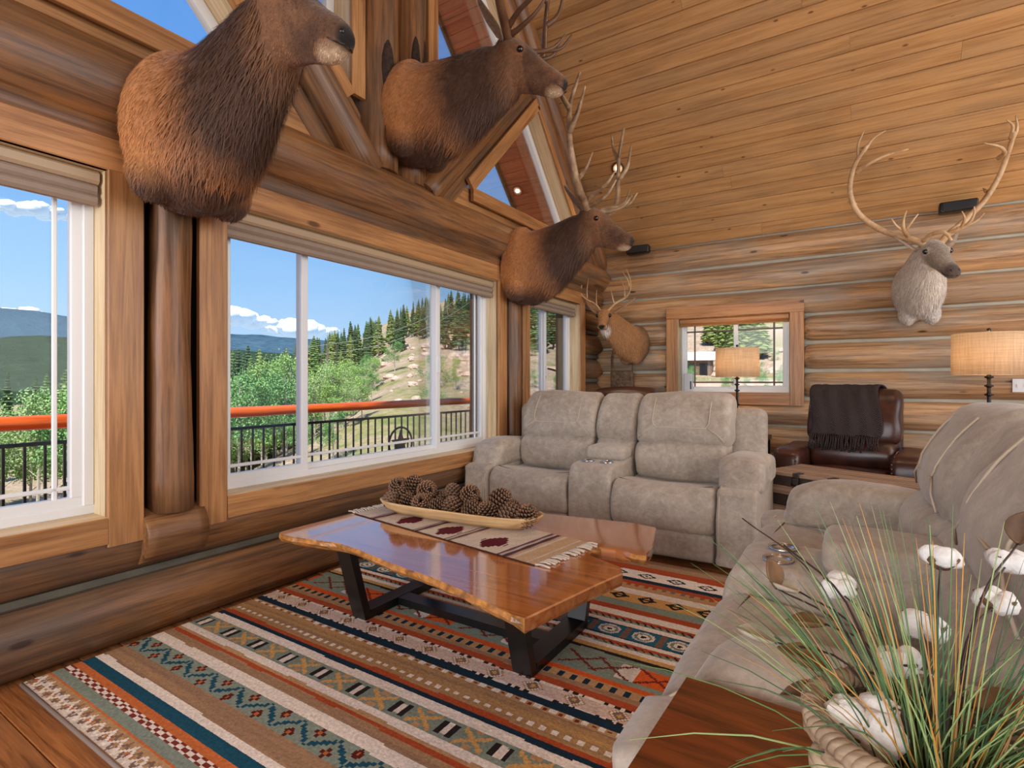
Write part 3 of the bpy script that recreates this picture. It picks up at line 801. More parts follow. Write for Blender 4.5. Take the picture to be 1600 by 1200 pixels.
# ================================================================== leather recliners
m_nail = plain('nailhead', srgb(120, 92, 60), .3, .9)
def make_recliner(loc, rz, label):
    t = empty('leather_recliner', loc, rz, label, 'armchair')
    Wd = .50
    seatp = [(.15, .42), (-.2, .45), (-.36, .45), (-.43, .40), (-.44, .28), (-.42, .22), (.15, .22)]
    vs, fs = soft_extrude(seatp, -.29, .29, .04, wr=.008, seed=41, puff=.015); mesh_obj('seat', vs, fs, m_leather, t)
    vs, fs = soft_extrude([(-.42, .04), (-.43, .22), (-.3, .23), (-.3, .04)], -.29, .29, .02, seed=44); mesh_obj('footrest_panel', vs, fs, m_leather, t)
    lum = [(.0, .42), (-.07, .48), (-.075, .58), (-.01, .66), (.1, .68), (.22, .66), (.2, .42)]
    vs, fs = soft_extrude(lum, -.30, .30, .05, wr=.008, seed=42, puff=.015); mesh_obj('lumbar_cushion', vs, fs, m_leather, t)
    up = [(.02, .64), (-.02, .72), (.01, .86), (.07, .99), (.14, 1.06), (.24, 1.08), (.33, 1.02), (.36, .9), (.32, .7), (.25, .64)]
    vs, fs = soft_extrude(up, -.335, .335, .07, n=6, wr=.01, seed=43, puff=.012); mesh_obj('back_cushion', vs, fs, m_leather, t)
    rbox('back_shell', (0, .30, .50), (.66, .16, .86), .06, m_leather, t)
    for q in (-1, 1):
        vs, fs = soft_extrude([(-.43, .04), (-.455, .3), (-.45, .50), (-.41, .575), (-.3, .60), (.0, .59), (.3, .56), (.32, .04)], q*.40-.105, q*.40+.105, .05, n=5, wr=.005, seed=45+q)
        a_ = mesh_obj('arm', vs, fs, m_leather, t)
        for k in range(16):
            z = .06+.032*k
            for e in (-.085, .085):
                MB().ball((q*.40+e, -.452-(.006 if z > .1 else 0), z), (.007, .005, .007), 6).build('nailhead', m_nail, a_)
        MB().tube([(q*.40-.075, -.38, .588), (q*.40-.08, -.1, .60), (q*.40-.08, .2, .575)], .003, 5).build('seam', m_seam, a_)
    for q in (-1, 1):
        for y in (-.36, .3): MB().box(q*.36-.03, q*.36+.03, y-.03, y+.03, 0, .045).build('foot', m_blackm, t, False)
    return t, up
REC = (2.62, 5.27, 0)
rec, upr = make_recliner(REC, math.radians(-8), 'dark brown leather recliner with a charcoal throw over its back')
make_recliner((.62, 5.35, 0), math.radians(18), 'brown leather recliner in the log corner behind the loveseat, only its top showing')
# knitted throw over the recliner back
m_knit = MN('charcoal knit'); _v = m_knit.coords(rnd=False)
_w = m_knit.n('TexWave', wave_type='BANDS', bands_direction='DIAGONAL'); _w.inputs['Scale'].default_value = 38; _w.inputs['Distortion'].default_value = 2.5; m_knit.l(_v, _w.inputs['Vector'])
m_knit.base(m_knit.ramp(_w.outputs['Fac'], [(.2, srgb(46, 40, 41)), (.8, srgb(98, 86, 84))]), .95, 0, .1); m_knit.bump(_w.outputs['Fac'], .9, .01); m_knit = m_knit.m
th = empty('throw_blanket', REC, math.radians(-8), 'charcoal knitted throw with fringe draped over the leather recliner back', 'blanket')
path = [(-.055, .70), (-.045, .74), (-.02, .86), (.04, .995), (.125, 1.085), (.24, 1.108), (.345, 1.06), (.39, .92), (.385, .75)]
sp = spline(path, 4); vs = []; fs = []; nx = 26
for j, p in enumerate(sp):
    for i in range(nx+1):
        x = -.30+.50*i/nx+.025*math.sin(j*.3)
        w = .008*math.sin(i*1.1+j*.15)+.006*math.sin(i*.5-j*.4)
        vs.append((x, p[0]+(-.012+w if p[0] < .12 else .006), p[1]+abs(w)*.5+(.0 if j else .0)))
for j in range(len(sp)-1):
    for i in range(nx):
        a = j*(nx+1)+i; fs.append((a, a+1, a+nx+2, a+nx+1))
cl_ = mesh_obj('cloth', vs, fs, m_knit, th); md = cl_.modifiers.new('thick', 'SOLIDIFY'); md.thickness = .012; md.offset = 1
fr = MB()
for k in range(32):
    x = -.295+.49*k/31; ln = .10+.035*random.random()
    y = -.07
    pts = [(x, y-.002, .705), (x+random.uniform(-.008, .008), y-.018, .66), (x+random.uniform(-.016, .016), y-.024+random.uniform(-.008, .004), .70-ln)]
    fr.tube(pts, [.006, .0055, .007], 5)
tag(fr.build('fringe', m_knit, th), kind='stuff')
# ================================================================== slatted trunk
m_tslat = wood('weathered slat', srgb(110, 84, 66), srgb(164, 134, 108), srgb(140, 122, 108), .5, .6, 0, None, .25)
m_tleath = plain('old dark leather', srgb(50, 38, 32), .5, var=.4, scale=20, bump=.4)
tk = empty('slatted_trunk', (2.62, 4.20, 0), math.radians(-24), 'low weathered trunk with wood slats and dark buckled leather ends in front of the recliner', 'trunk')
MB().box(-.44, .44, -.25, .25, .03, .44).build('body', m_tleath, tk, False)
for k in range(8):
    y = -.22+.063*k
    board('slat', (-.45, y, .452), (.45, y, .452), .05, .022, (0, 0, 1), m_tslat, tk, .004)
for z in (.12, .24, .36): board('slat', (-.45, -.257, z), (.45, -.257, z), .05, .018, (0, -1, 0), m_tslat, tk, .004)
rbox('end_cap', (-.455, 0, .24), (.035, .53, .43), .012, m_tleath, tk); rbox('end_cap', (.455, 0, .24), (.035, .53, .43), .012, m_tleath, tk)
for x in (-.22, .0, .22):
    s_ = MB().box(x-.018, x+.018, -.275, -.266, .24, .46).box(x-.018, x+.018, -.275, -.20, .463, .47).build('strap', m_tleath, tk, False)
    MB().tube([(x-.022, -.28, .40), (x+.022, -.28, .40), (x+.022, -.28, .445), (x-.022, -.28, .445), (x-.022, -.28, .40)], .004, 5).build('buckle', m_bronze, s_)
for q in (-1, 1):
    for y in (-.2, .2): MB().box(q*.4-.03, q*.4+.03, y-.03, y+.03, 0, .035).build('foot', m_blackm, tk, False)
tk.scale = (1.02, 1.0, 1.13)
# ================================================================== end tables and lamps
m_dkwood = wood('dark table wood', srgb(40, 28, 22), srgb(78, 56, 44), None, 0, .4, 0, None, .1)
def end_table(name, loc, rz, sx_, sy_, h, label, topm, legm, cat='table', tt=.035, lw=.03, bevel=.004):
    t = empty(name, loc, rz, label, cat)
    board('table_top', (-sx_/2, 0, h-tt/2), (sx_/2, 0, h-tt/2), sy_, tt, (0, 0, 1), topm, t, bevel)
    for q in (-1, 1):
        for w in (-1, 1):
            x, y = q*(sx_/2-lw/2-.01), w*(sy_/2-lw/2-.01)
            MB().box(x-lw/2, x+lw/2, y-lw/2, y+lw/2, 0, h-tt).build('leg', legm, t, False)
    for w in (-1, 1):
        MB().box(-sx_/2+.04, sx_/2-.04, w*(sy_/2-lw/2-.01)-lw/3, w*(sy_/2-lw/2-.01)+lw/3, h-tt-.04, h-tt).build('apron', legm, t, False)
    board('shelf', (-sx_/2+.03, 0, .17), (sx_/2-.03, 0, .17), sy_-.05, .02, (0, 0, 1), topm, t, .003)
    return t
end_table('side_table', (1.72, 5.70, 0), 0, .46, .40, .62, 'dark side table with thin black legs behind the loveseat, under the window lamp', m_dkwood, m_black)
end_table('side_table', (3.42, 4.86, 0), 0, .50, .50, .62, 'dark side table between the leather recliner and the near loveseat', m_dkwood, m_black)
def shade_mat():
    M = MN('linen lampshade'); M.t.nodes.remove(M.b); v = M.coords((1, 1, 1))
    w1 = M.noise(M.coords((90, 90, 6)), 1, 2); w2 = M.noise(M.coords((6, 6, 220)), 1, 2)
    c = M.mix(.5, M.ramp(w1, [(.3, srgb(186, 166, 140)), (.7, srgb(226, 210, 186))]), M.ramp(w2, [(.3, srgb(190, 168, 142)), (.7, srgb(228, 212, 188))]))
    d = M.n('BsdfDiffuse'); t = M.n('BsdfTranslucent'); x = M.n('MixShader'); x.inputs[0].default_value = .5
    M.l(c, d.inputs[0]); M.l(c, t.inputs[0]); M.l(d.outputs[0], x.inputs[1]); M.l(t.outputs[0], x.inputs[2]); M.l(x.outputs[0], M.o.inputs[0]); return M.m
m_shade = shade_mat()
m_bulb = MN('lit bulb'); m_bulb.b.inputs['Emission Color'].default_value = (1, .62, .3, 1); m_bulb.b.inputs['Emission Strength'].default_value = 12; m_bulb = m_bulb.m
def table_lamp(loc, label, power):
    t = empty('table_lamp', loc, 0, label, 'lamp', None)
    MB().lathe([(0, 0), (.085, 0), (.085, .012), (.03, .022), (.014, .04)], 24).build('base', m_bronze, t)
    st = MB().tube([(0, 0, .03), (0, 0, .66)], .011, 10).build('stem', m_bronze, t)
    for z in (.16, .30, .44, .50, .56): MB().tube([(-.024, 0, z), (.024, 0, z)], .006, 6).ball((0, 0, z), .018, 8).build('stem_knot', m_bronze, st)
    MB().lathe([(.195, .575), (.203, .575), (.203, .86), (.195, .86), (.195, .575)], 40).build('shade', m_shade, t)
    sp_ = MB()
    for k in range(3):
        a = 2*PI*k/3; sp_.tube([(0, 0, .85), (.196*math.cos(a), .196*math.sin(a), .85)], .003, 5)
    sp_.tube([(0, 0, .62), (0, 0, .885)], .005, 6).ball((0, 0, .885), .013, 8); sp_.build('harp_and_finial', m_bronze, t)
    MB().ball((0, 0, .70), (.03, .03, .042), 10).build('bulb', m_bulb, t)
    l_ = lamp('POINT', 'bulb_light', (loc[0], loc[1], loc[2]+.77), power, (1, .72, .45), shadow_soft_size=.03)
table_lamp((1.66, 5.70, .62), 'small table lamp with linen drum shade in front of the side window', 7)
table_lamp((3.42, 4.86, .62), 'table lamp with linen drum shade and knotted bronze stem beside the leather recliner', 9)
# ================================================================== coffee table
ct = empty('coffee_table', (1.12, 1.98, RUGZ), 0, 'live-edge wood slab coffee table on black steel trapezoid legs', 'table')
OX, OY = 1.12, 1.98
outl = [(.40, 1.50), (.50, 1.50), (.62, 1.525), (.74, 1.55), (.88, 1.535), (1.05, 1.50), (1.2, 1.475), (1.36, 1.455), (1.5, 1.425), (1.64, 1.385), (1.76, 1.352), (1.806, 1.352),
        (1.84, 1.52), (1.88, 1.72), (1.915, 1.865), (1.885, 1.925), (1.80, 1.96), (1.735, 1.99), (1.70, 2.03), (1.695, 2.075), (1.73, 2.105), (1.79, 2.115), (1.885, 2.09), (1.925, 2.10), (1.905, 2.25), (1.86, 2.42), (1.83, 2.535), (1.72, 2.56), (1.5, 2.53), (1.25, 2.49), (1.0, 2.47),
        (.75, 2.42), (.55, 2.35), (.45, 2.27), (.41, 2.12), (.385, 1.93), (.375, 1.75), (.37, 1.60), (.375, 1.52)]
LIVE = lambda x, y: (y < 1.56 and x < 1.79) or (1.69 < x < 1.93 and 1.93 < y < 2.105) or y > 2.2 and x < 1.8
ol = [(p[0]-OX, p[1]-OY) for p in outl]
# densify
dn = []
for i in range(len(ol)):
    a, b = ol[i], ol[(i+1) % len(ol)]; L_ = math.hypot(b[0]-a[0], b[1]-a[1]); k = max(1, int(L_/.025))
    for j in range(k): dn.append((a[0]+(b[0]-a[0])*j/k, a[1]+(b[1]-a[1])*j/k))
n = len(dn); vs = []; fs = []; fm = []
lv = [(0.004, .436), (0.0, .431), (-.0, .418), (0.0, .402), (.003, .39), (.02, .389)]
for li, (ins, z) in enumerate(lv):
    for i, p in enumerate(dn):
        a, b = dn[i-1], dn[(i+1) % n]; d = Vector((b[0]-a[0], b[1]-a[1])).normalized(); nr = Vector((-d.y, d.x))
        live = LIVE(p[0]+OX, p[1]+OY)
        ex = 0
        if live:
            ex = [0, -.004, -.012, -.002, .012, .02][li]*-1+.012*noise.noise(Vector((p[0]*14, p[1]*14, li*.7)))
            if li == 0: ex = 0.0
            ex = -ex if False else ex
            q = Vector(p)+nr*(ins+max(-.02, -ex) + (.022*li/5))
        else: q = Vector(p)+nr*ins
        vs.append((q.x, q.y, z))
for li in range(len(lv)-1):
    for i in range(n):
        j = (i+1) % n; fs.append((li*n+i, (li+1)*n+i, (li+1)*n+j, li*n+j)); fm.append(1 if LIVE(dn[i][0]+OX, dn[i][1]+OY) else 0)
fs.append(tuple(range(n))); fm.append(0); fs.append(tuple(range(len(lv)*n-1, (len(lv)-1)*n-1, -1))); fm.append(0)
slab = mesh_obj('slab_top', vs, fs, None, ct, False, [m_slab, m_bark], fm)
# steel legs
for xi, x in enumerate((.63-OX, 1.545-OX)):
    for (yb, yt) in ((1.79-OY, 1.68-OY), (2.255-OY, 2.38-OY)):
        m_ = MB(); w = .044; th_ = .02
        m_.add([(x+sx2*w, y+dy*th_, z) for (y, z) in ((yb, 0.0), (yt, .39)) for sx2 in (-1, 1) for dy in (-1, 1)], [(0, 1, 3, 2), (4, 6, 7, 5), (0, 4, 5, 1), (2, 3, 7, 6), (0, 2, 6, 4), (1, 5, 7, 3)])
        m_.build('leg', m_black, ct, False)
    MB().box(x-.044, x+.044, 1.805-OY, 2.24-OY, 0, .04).build('foot_bar', m_black, ct, False)
MB().box(.675-OX, 1.50-OX, 1.985-OY, 2.065-OY, .002, .038).build('stretcher', m_black, ct, False)
TZ = RUGZ+.436
# table runner
def build_runner():
    A, B = Vector((.345, 1.93)), Vector((1.60, 1.745)); Cc = Vector((.43, 2.27))
    A = Vector((.40, 1.935)); B = Vector((1.605, 1.755)); d = (B-A); L_ = d.length; d.normalize(); nn = Vector((-d.y, d.x)); Wd = .385
    NX, NY_ = 150, 46; vs = []; fs = []; cols = []
    cr = np.array(srgb(206, 190, 172)[:3]); pu = np.array(srgb(112, 74, 86)[:3]); ma = np.array(srgb(94, 32, 42)[:3]); tn = np.array(srgb(190, 158, 124)[:3]); dk = np.array(srgb(74, 56, 58)[:3])
    for j in range(NY_+1):
        for i in range(NX+1):
            p = A+d*(L_*i/NX)+nn*(Wd*j/NY_); vs.append((p.x, p.y, .0025+.0012*math.sin(i*.7)*math.sin(j*.4)))
    for j in range(NY_):
        for i in range(NX):
            a = j*(NX+1)+i; fs.append((a, a+1, a+NX+2, a+NX+1))
            s = i/NX*L_; t = (j+.5)/NY_
            c = cr*(1+.06*noise.noise(Vector((s*60, t*3, 0))))
            for (cs_, w) in ((.16, .06), (.50, .05), (.72, .05), (1.05, .07)):
                q = (s-cs_)/w
                if abs(q) < .5: c = [pu, cr*.8, dk, pu*1.2, tn][int((q+.5)*5) % 5]
            for cs_ in (.33, .62, .90):
                u = abs(s-cs_)/.075; v = abs(t-.5)*2
                for vc in (-.0, ):
                    vv = abs(t-.30)/.22
                    st = math.floor(vv*5)/5
                    if u < (1-st)*.9 and vv < 1 and (int(u*10) % 2 == 0 or u < .6): c = ma
            if s > 1.1: c = tn*1.05 if (i % 9) else cr
            if t < .02: c = dk
            cols.append((*np.clip(c, 0, 1), 1))
    t = empty('table_runner', (0, 0, TZ+.0005), 0, 'striped cream and plum woven runner with tasselled ends on the coffee table', 'runner')
    o = mesh_obj('cloth', vs, fs, m_cloth, t)
    at_ = o.data.attributes.new('Col', 'FLOAT_COLOR', 'FACE'); at_.data.foreach_set('color', np.array(cols).ravel())
    mt = plain('cream tassel', srgb(214, 200, 182), .9)
    f1, f2 = MB(), MB()
    for k in range(26):
        for (fr_, base, dr) in ((f1, A, -d), (f2, B, d)):
            p = base+nn*(Wd*(k+.5)/26); ln = .045+.02*random.random(); sw = random.uniform(-.012, .012)
            fr_.tube([(p.x, p.y, .004), (p.x+dr.x*ln*.5+nn.x*sw, p.y+dr.y*ln*.5+nn.y*sw, .007), (p.x+dr.x*ln, p.y+dr.y*ln+sw, .004)], [.0035, .003, .0045], 5)
    tag(f1.build('tassels', mt, t), kind='stuff'); tag(f2.build('tassels', mt, t), kind='stuff')
    return A, d, nn, L_, Wd
RA, RD, RN, RL, RW = build_runner()
# dough bowl with pine cones
BC = RA+RD*(RL*.5)+RN*.215; BA = math.atan2(RD.y, RD.x)+math.radians(8.5)
BC = Vector((.935, 2.135)); BA = math.radians(4.5)
bw = empty('dough_bowl', (BC.x, BC.y, TZ+.0045), BA, 'long pale wooden dough bowl full of pine cones on the runner', 'bowl')
def bowl_ring(hl, hw, z, n=56):
    o = []
    for k in range(n):
        a = 2*PI*k/n; ca, sa = math.cos(a), math.sin(a)
        o.append((hl*math.copysign(abs(ca)**.55, ca), hw*math.copysign(abs(sa)**.75, sa), z))
    return o
rings = [bowl_ring(.34, .05, 0), bowl_ring(.40, .085, .006), bowl_ring(.445, .115, .03), bowl_ring(.468, .132, .062), bowl_ring(.470, .134, .068), bowl_ring(.458, .124, .069), bowl_ring(.435, .106, .04), bowl_ring(.39, .075, .016), bowl_ring(.33, .04, .012)]
vs = sum(rings, []); n = 56; fs = [(i*n+k, i*n+(k+1) % n, (i+1)*n+(k+1) % n, (i+1)*n+k) for i in range(len(rings)-1) for k in range(n)]
fs.append(tuple(range(n-1, -1, -1))); fs.append(tuple(range((len(rings)-1)*n, len(rings)*n)))
mesh_obj('shell', vs, fs, m_bowl, bw)
m_cone = MN('pine cone'); _a = m_cone.n('Attribute'); _a.attribute_name = 'Col'; m_cone.base(_a.outputs['Color'], .7); m_cone = m_cone.m
def cone_mesh(seed):
    rr = random.Random(seed); vs = []; fs = []; cols = []
    def prof(t): return .034*math.sin(PI*(.12+.8*t))**.7
    NS = 95
    for k in range(NS):
        t = k/NS; a = k*2.39996; z = -.035+.072*t; r = prof(t)
        tilt = .2+.75*t; w = .0105*(1-.45*t); d = Vector((math.cos(a), math.sin(a), 0)); s_ = Vector((-math.sin(a), math.cos(a), 0)); u = d*math.cos(tilt)+Vector((0, 0, 1))*math.sin(tilt)
        nrm = (-d*math.sin(tilt)+Vector((0, 0, 1))*math.cos(tilt))
        b = d*(r*.35)+Vector((0, 0, z)); tip = b+u*(r*.78)
        q = [b-s_*w*.4, b+s_*w*.4, tip+s_*w, tip+u*w*.8, tip-s_*w, tip+u*.003+nrm*.005, tip-nrm*.003]
        i0 = len(vs); vs += q
        fs += [(i0, i0+1, i0+2, i0+5), (i0, i0+5, i0+4), (i0+2, i0+3, i0+5), (i0+3, i0+4, i0+5), (i0+1, i0, i0+6), (i0+1, i0+6, i0+2), (i0+6, i0, i0+4), (i0+2, i0+6, i0+3), (i0+3, i0+6, i0+4)]
        f = rr.uniform(.8, 1.2); base = np.array(srgb(58, 38, 27)[:3])*f; lt = np.array(srgb(140, 104, 76)[:3])*f
        cols += [base*.6, base*.6, lt*.8, lt, lt*.8, lt*.9, base]
    me = bpy.data.meshes.new('pine_cone'); me.from_pydata(vs, [], fs)
    at_ = me.attributes.new('Col', 'FLOAT_COLOR', 'POINT'); at_.data.foreach_set('color', np.array([(*c, 1) for c in cols]).ravel())
    me.materials.append(m_cone); me.update(); return me
cms = [cone_mesh(k) for k in range(3)]
rc = random.Random(12)
spots = []
for k in range(9): spots.append((-.39+.80*k/8, -.042+.015*rc.uniform(-1, 1), .062))
for k in range(8): spots.append((-.36+.75*k/7, .05+.015*rc.uniform(-1, 1), .064))
for (x, y) in ((-.39, .01), (-.20, .01), (-.02, .0), (.06, .02), (.24, .0)): spots.append((x, y, .125))
spots.append((-.31, .03, .135))
for k, (x, y, z) in enumerate(spots):
    o = bpy.data.objects.new('pine_cone', cms[k % 3]); COL.objects.link(o)
    ca, sa = math.cos(BA), math.sin(BA)
    o.location = (BC.x+x*ca-y*sa, BC.y+x*sa+y*ca, TZ+z+.004); o.rotation_euler = (rc.uniform(-1.2, 1.2), rc.uniform(-1.2, 1.2), rc.uniform(0, 6.3))
    o.scale = (rc.uniform(1.15, 1.4),)*3
    tag(o, 'brown open pine cone piled in the long wooden bowl', 'pine cone', 'pine cones in the dough bowl')
# ================================================================== near end table, basket of cotton and grass
et = end_table('end_table', (2.71, .60, 0), math.radians(-2), .64, .52, .68, 'reddish distressed wood end table at the arm of the near loveseat', m_endtab, m_endtab, 'table', .04, .06, .004)
# ---- basket with cotton stems and grass
BK = Vector((2.682, .60, .681))
bk = empty('cotton_basket', BK, 0, 'woven basket of green and tan grass with white cotton bolls on the near end table', 'floral arrangement')
m_wick = wood('wicker', srgb(118, 92, 70), srgb(190, 164, 134), None, 0, .6, 0, None, .4)
BR = .092
for r in range(9):
    z = .008+.0165*r; rad = BR*(.80+.2*r/8); m_ = MB()
    pts = []
    for k in range(73):
        a = 2*PI*k/72; w = .0045*math.sin(a*12+(PI if r % 2 else 0)); pts.append(((rad+w)*math.cos(a), (rad+w)*math.sin(a), z))
    m_.tube(pts, .0075, 6, cap=False); m_.build('wicker_strand', m_wick, bk)
for k in range(24):
    a = 2*PI*(k+.5)/24; MB().tube([(BR*.80*math.cos(a), BR*.80*math.sin(a), .0), (BR*.98*math.cos(a), BR*.98*math.sin(a), .15)], .005, 5).build('wicker_stake', m_wick, bk)
rim = MB()
for ph in (0, 2*PI/3, 4*PI/3):
    rim.tube([((BR+.002+.006*math.cos(a*26+ph))*math.cos(a), (BR+.002+.006*math.cos(a*26+ph))*math.sin(a), .155+.006*math.sin(a*26+ph)) for a in [2*PI*k/312 for k in range(313)]], .0052, 6, cap=False)
rim.build('braided_rim', m_wick, bk)
MB().lathe([(0, .10), (BR*.9, .10), (BR*.88, .02), (0, .02)], 24).build('filler_moss', plain('dark moss', srgb(44, 42, 28), .95, var=.4, scale=40, bump=.5), bk)
rg = random.Random(5)
def blades(cols, n, spread, hmin, hmax, seed, lean=(0, 0)):
    r_ = random.Random(seed); m_ = MB()
    for k in range(n):
        a = r_.uniform(0, 2*PI); q = r_.random()**.6; b0 = Vector((math.cos(a)*q*.045, math.sin(a)*q*.045, .10))
        out = spread*q*r_.uniform(.5, 1.2); h = r_.uniform(hmin, hmax)*(1-.35*q)
        d = Vector((math.cos(a+r_.uniform(-.5, .5)), math.sin(a+r_.uniform(-.5, .5)), 0))
        L = Vector((lean[0], lean[1], 0))
        P1 = b0+d*out*.35+L*.3+Vector((0, 0, h*.55)); P2 = b0+d*out+L+Vector((0, 0, h-out*out*1.5))
        pts = [b0*(1-t)**2+P1*2*t*(1-t)+P2*t*t for t in (0, .2, .4, .6, .8, 1)]
        w = r_.uniform(.0005, .0010); m_.tube(pts, [w, w, w, w*.9, w*.7, w*.25], 3, mi=r_.randrange(len(cols)), cap=False)
    return m_
gcols = [plain('grass green', srgb(96, 128, 70), .6), plain('grass pale green', srgb(150, 172, 110), .6), plain('grass deep green', srgb(62, 96, 58), .6)]
ycols = [plain('straw gold', srgb(196, 142, 62), .6), plain('straw tan', srgb(176, 136, 86), .6)]
g1 = blades(gcols, 150, .24, .14, .31, 1, (-.02, .03)); tag(g1.build('green_grass', None, bk, True, gcols), kind='stuff')
g2 = blades(ycols, 50, .17, .14, .29, 2, (-.02, .02)); tag(g2.build('dry_grass', None, bk, True, ycols), kind='stuff')
g3 = blades(gcols, 150, .28, .06, .20, 3, (.10, .0)); tag(g3.build('green_grass', None, bk, True, gcols), kind='stuff')
m_cot = plain('cotton fluff', srgb(232, 228, 222), .95, var=.08, scale=60, bump=.6)
m_husk = plain('brown cotton husk', srgb(106, 78, 56), .7, var=.3, scale=30)
m_pod = plain('dried pod leaf', srgb(120, 86, 52), .6, var=.35, scale=20)
m_podg = plain('silver pod lining', srgb(180, 168, 150), .6, var=.2, scale=20)
m_twig = plain('dark twig', srgb(58, 42, 34), .7)
def twig(p, name='stem', r=.0012):
    b0 = Vector((p[0]*.15, p[1]*.15, .10)); mid = (b0+Vector(p))*.5+Vector((p[0]*-.12, p[1]*-.12, .05))
    return MB().tube(spline([b0, mid, Vector(p)], 5), r, 5).build(name, m_twig, bk)
def boll(p, s_=.032, seed=0):
    r_ = random.Random(seed); st = twig(p)
    for k in range(4):
        a = k*PI/2+r_.random(); c_ = Vector(p)+Vector((math.cos(a)*s_*.5, math.sin(a)*s_*.5, s_*.5*r_.uniform(.2, 1)))
        vs, fs = [], []
        m_ = MB().ball((0, 0, 0), s_*r_.uniform(.55, .72), 12); vv = [Vector(v)*(1+.22*noise.noise(Vector(v)*90+Vector((seed, k, 0))))+c_ for v in m_.v]
        mesh_obj('cotton_tuft', vv, m_.f, m_cot, st)
    for k in range(4):
        a = k*PI/2+.8+r_.random()*.3
        d = Vector((math.cos(a), math.sin(a), 0)); s2 = Vector((-math.sin(a), math.cos(a), 0)); vs = []
        for t in (0, .35, .7, 1):
            w = s_*.45*math.sin(PI*min(.95, t*.85+.1)); o_ = Vector(p)+d*(s_*(.15+.9*t))+Vector((0, 0, s_*(-.4+.9*t*t)))
            vs += [o_-s2*w+Vector((0, 0, w*.4)), o_, o_+s2*w+Vector((0, 0, w*.4))]
        o = mesh_obj('husk', vs, [(i*3+j, i*3+j+1, i*3+j+4, i*3+j+3) for i in range(3) for j in range(2)], m_husk, st)
        md = o.modifiers.new('t', 'SOLIDIFY'); md.thickness = .002
def podleaf(p, dirv, s_=.045, mat=None, tw=True):
    st = twig(p, 'pod_stem') if tw else bk
    d = Vector(dirv).normalized(); s2 = d.cross(Vector((0, 0, 1))).normalized(); u = s2.cross(d); vs = []; N = 8
    for k in range(N+1):
        t = k/N; w = s_*.36*math.sin(PI*t)**.8
        o_ = Vector(p)+d*s_*t
        for j in range(5):
            q = -1+j/2; vs.append(o_+s2*w*q+u*(w*.7*q*q-.3*w))
    o = mesh_obj('pod', vs, [(i*5+j, i*5+j+1, i*5+j+6, i*5+j+5) for i in range(N) for j in range(4)], mat or m_pod, st)
    md = o.modifiers.new('t', 'SOLIDIFY'); md.thickness = .0025
def rel(u, v, d):
    r_, t_ = (u-800)/835, (596-v)/835; c_, s_ = math.cos(YAW), math.sin(YAW)
    return Vector((2.62+(c_*r_-s_)*d, (s_*r_+c_)*d, 1.15+t_*d))-BK
for k, (u, v, d, s_) in enumerate(((1312, 925, .72, .028), (1470, 880, .66, .026), (1440, 985, .62, .030), (1425, 1095, .58, .034), (1350, 1145, .50, .040), (1555, 945, .64, .026), (1400, 1040, .56, .026), (1575, 880, .7, .028))):
    boll(rel(u, v, d), s_*.8, k+2)
for (u, v, d, dv, s_, m_) in ((1213, 1004, .68, (-1, .2, .1), .05, m_podg), (1290, 975, .68, (-1, 0, -.1), .045, m_pod), (1302, 1048, .60, (-1, .3, .1), .06, m_pod), (1300, 1088, .56, (-1, 0, -.25), .05, m_husk), (1250, 925, .72, (-1, .3, .1), .04, m_podg), (1215, 920, .74, (-.3, .2, 1), .04, m_pod), (1330, 1120, .53, (-1, .2, .4), .05, m_pod), (1590, 850, .66, (.2, .2, 1), .04, m_husk), (1520, 1105, .5, (1, .2, .3), .05, m_pod)):
    podleaf(rel(u, v, d), dv, s_, m_)
twig(rel(1225, 852, .8), 'bare_twig', .0014); twig(rel(1160, 810, .82), 'bare_twig', .001)
# pale blue glass jar by the basket
jr = empty('glass_jar', (2.662, .452, .681), 0, 'pale blue-green rimmed jar in front of the cotton basket', 'jar')
m_jar = plain('pale blue glazed jar', srgb(138, 160, 166), .15, spec=.7)
MB().lathe([(0, 0), (.036, 0), (.042, .01), (.042, .085), (.036, .10), (.038, .106), (.038, .116), (.033, .118), (.031, .10), (.036, .08), (.036, .015), (0, .012)], 28).build('body', m_jar, jr)
# ================================================================== taxidermy mounts
def loft_rings(secs, n=28):
    """secs: (x, z, hw, ht, hb) centre line in the xz plane; rings are perpendicular to it"""
    S2 = spline(secs, 4); vs = []; fs = []
    for i, s in enumerate(S2):
        a, b = S2[max(i-1, 0)], S2[min(i+1, len(S2)-1)]; tx, tz = b[0]-a[0], b[1]-a[1]; l_ = math.hypot(tx, tz) or 1; nx_, nz_ = -tz/l_, tx/l_
        for k in range(n):
            an = 2*PI*k/n; h = (s[3] if math.sin(an) > 0 else s[4])*math.sin(an); w = s[2]*math.cos(an)
            vs.append((s[0]+nx_*h, w, s[1]+nz_*h))
    m = len(S2)
    for i in range(m-1):
        for k in range(n):
            k2 = (k+1) % n; fs.append((i*n+k, (i+1)*n+k, (i+1)*n+k2, i*n+k2))
    fs.append(tuple(range(n))); fs.append(tuple(range(m*n-1, (m-1)*n-1, -1)))
    return vs, fs
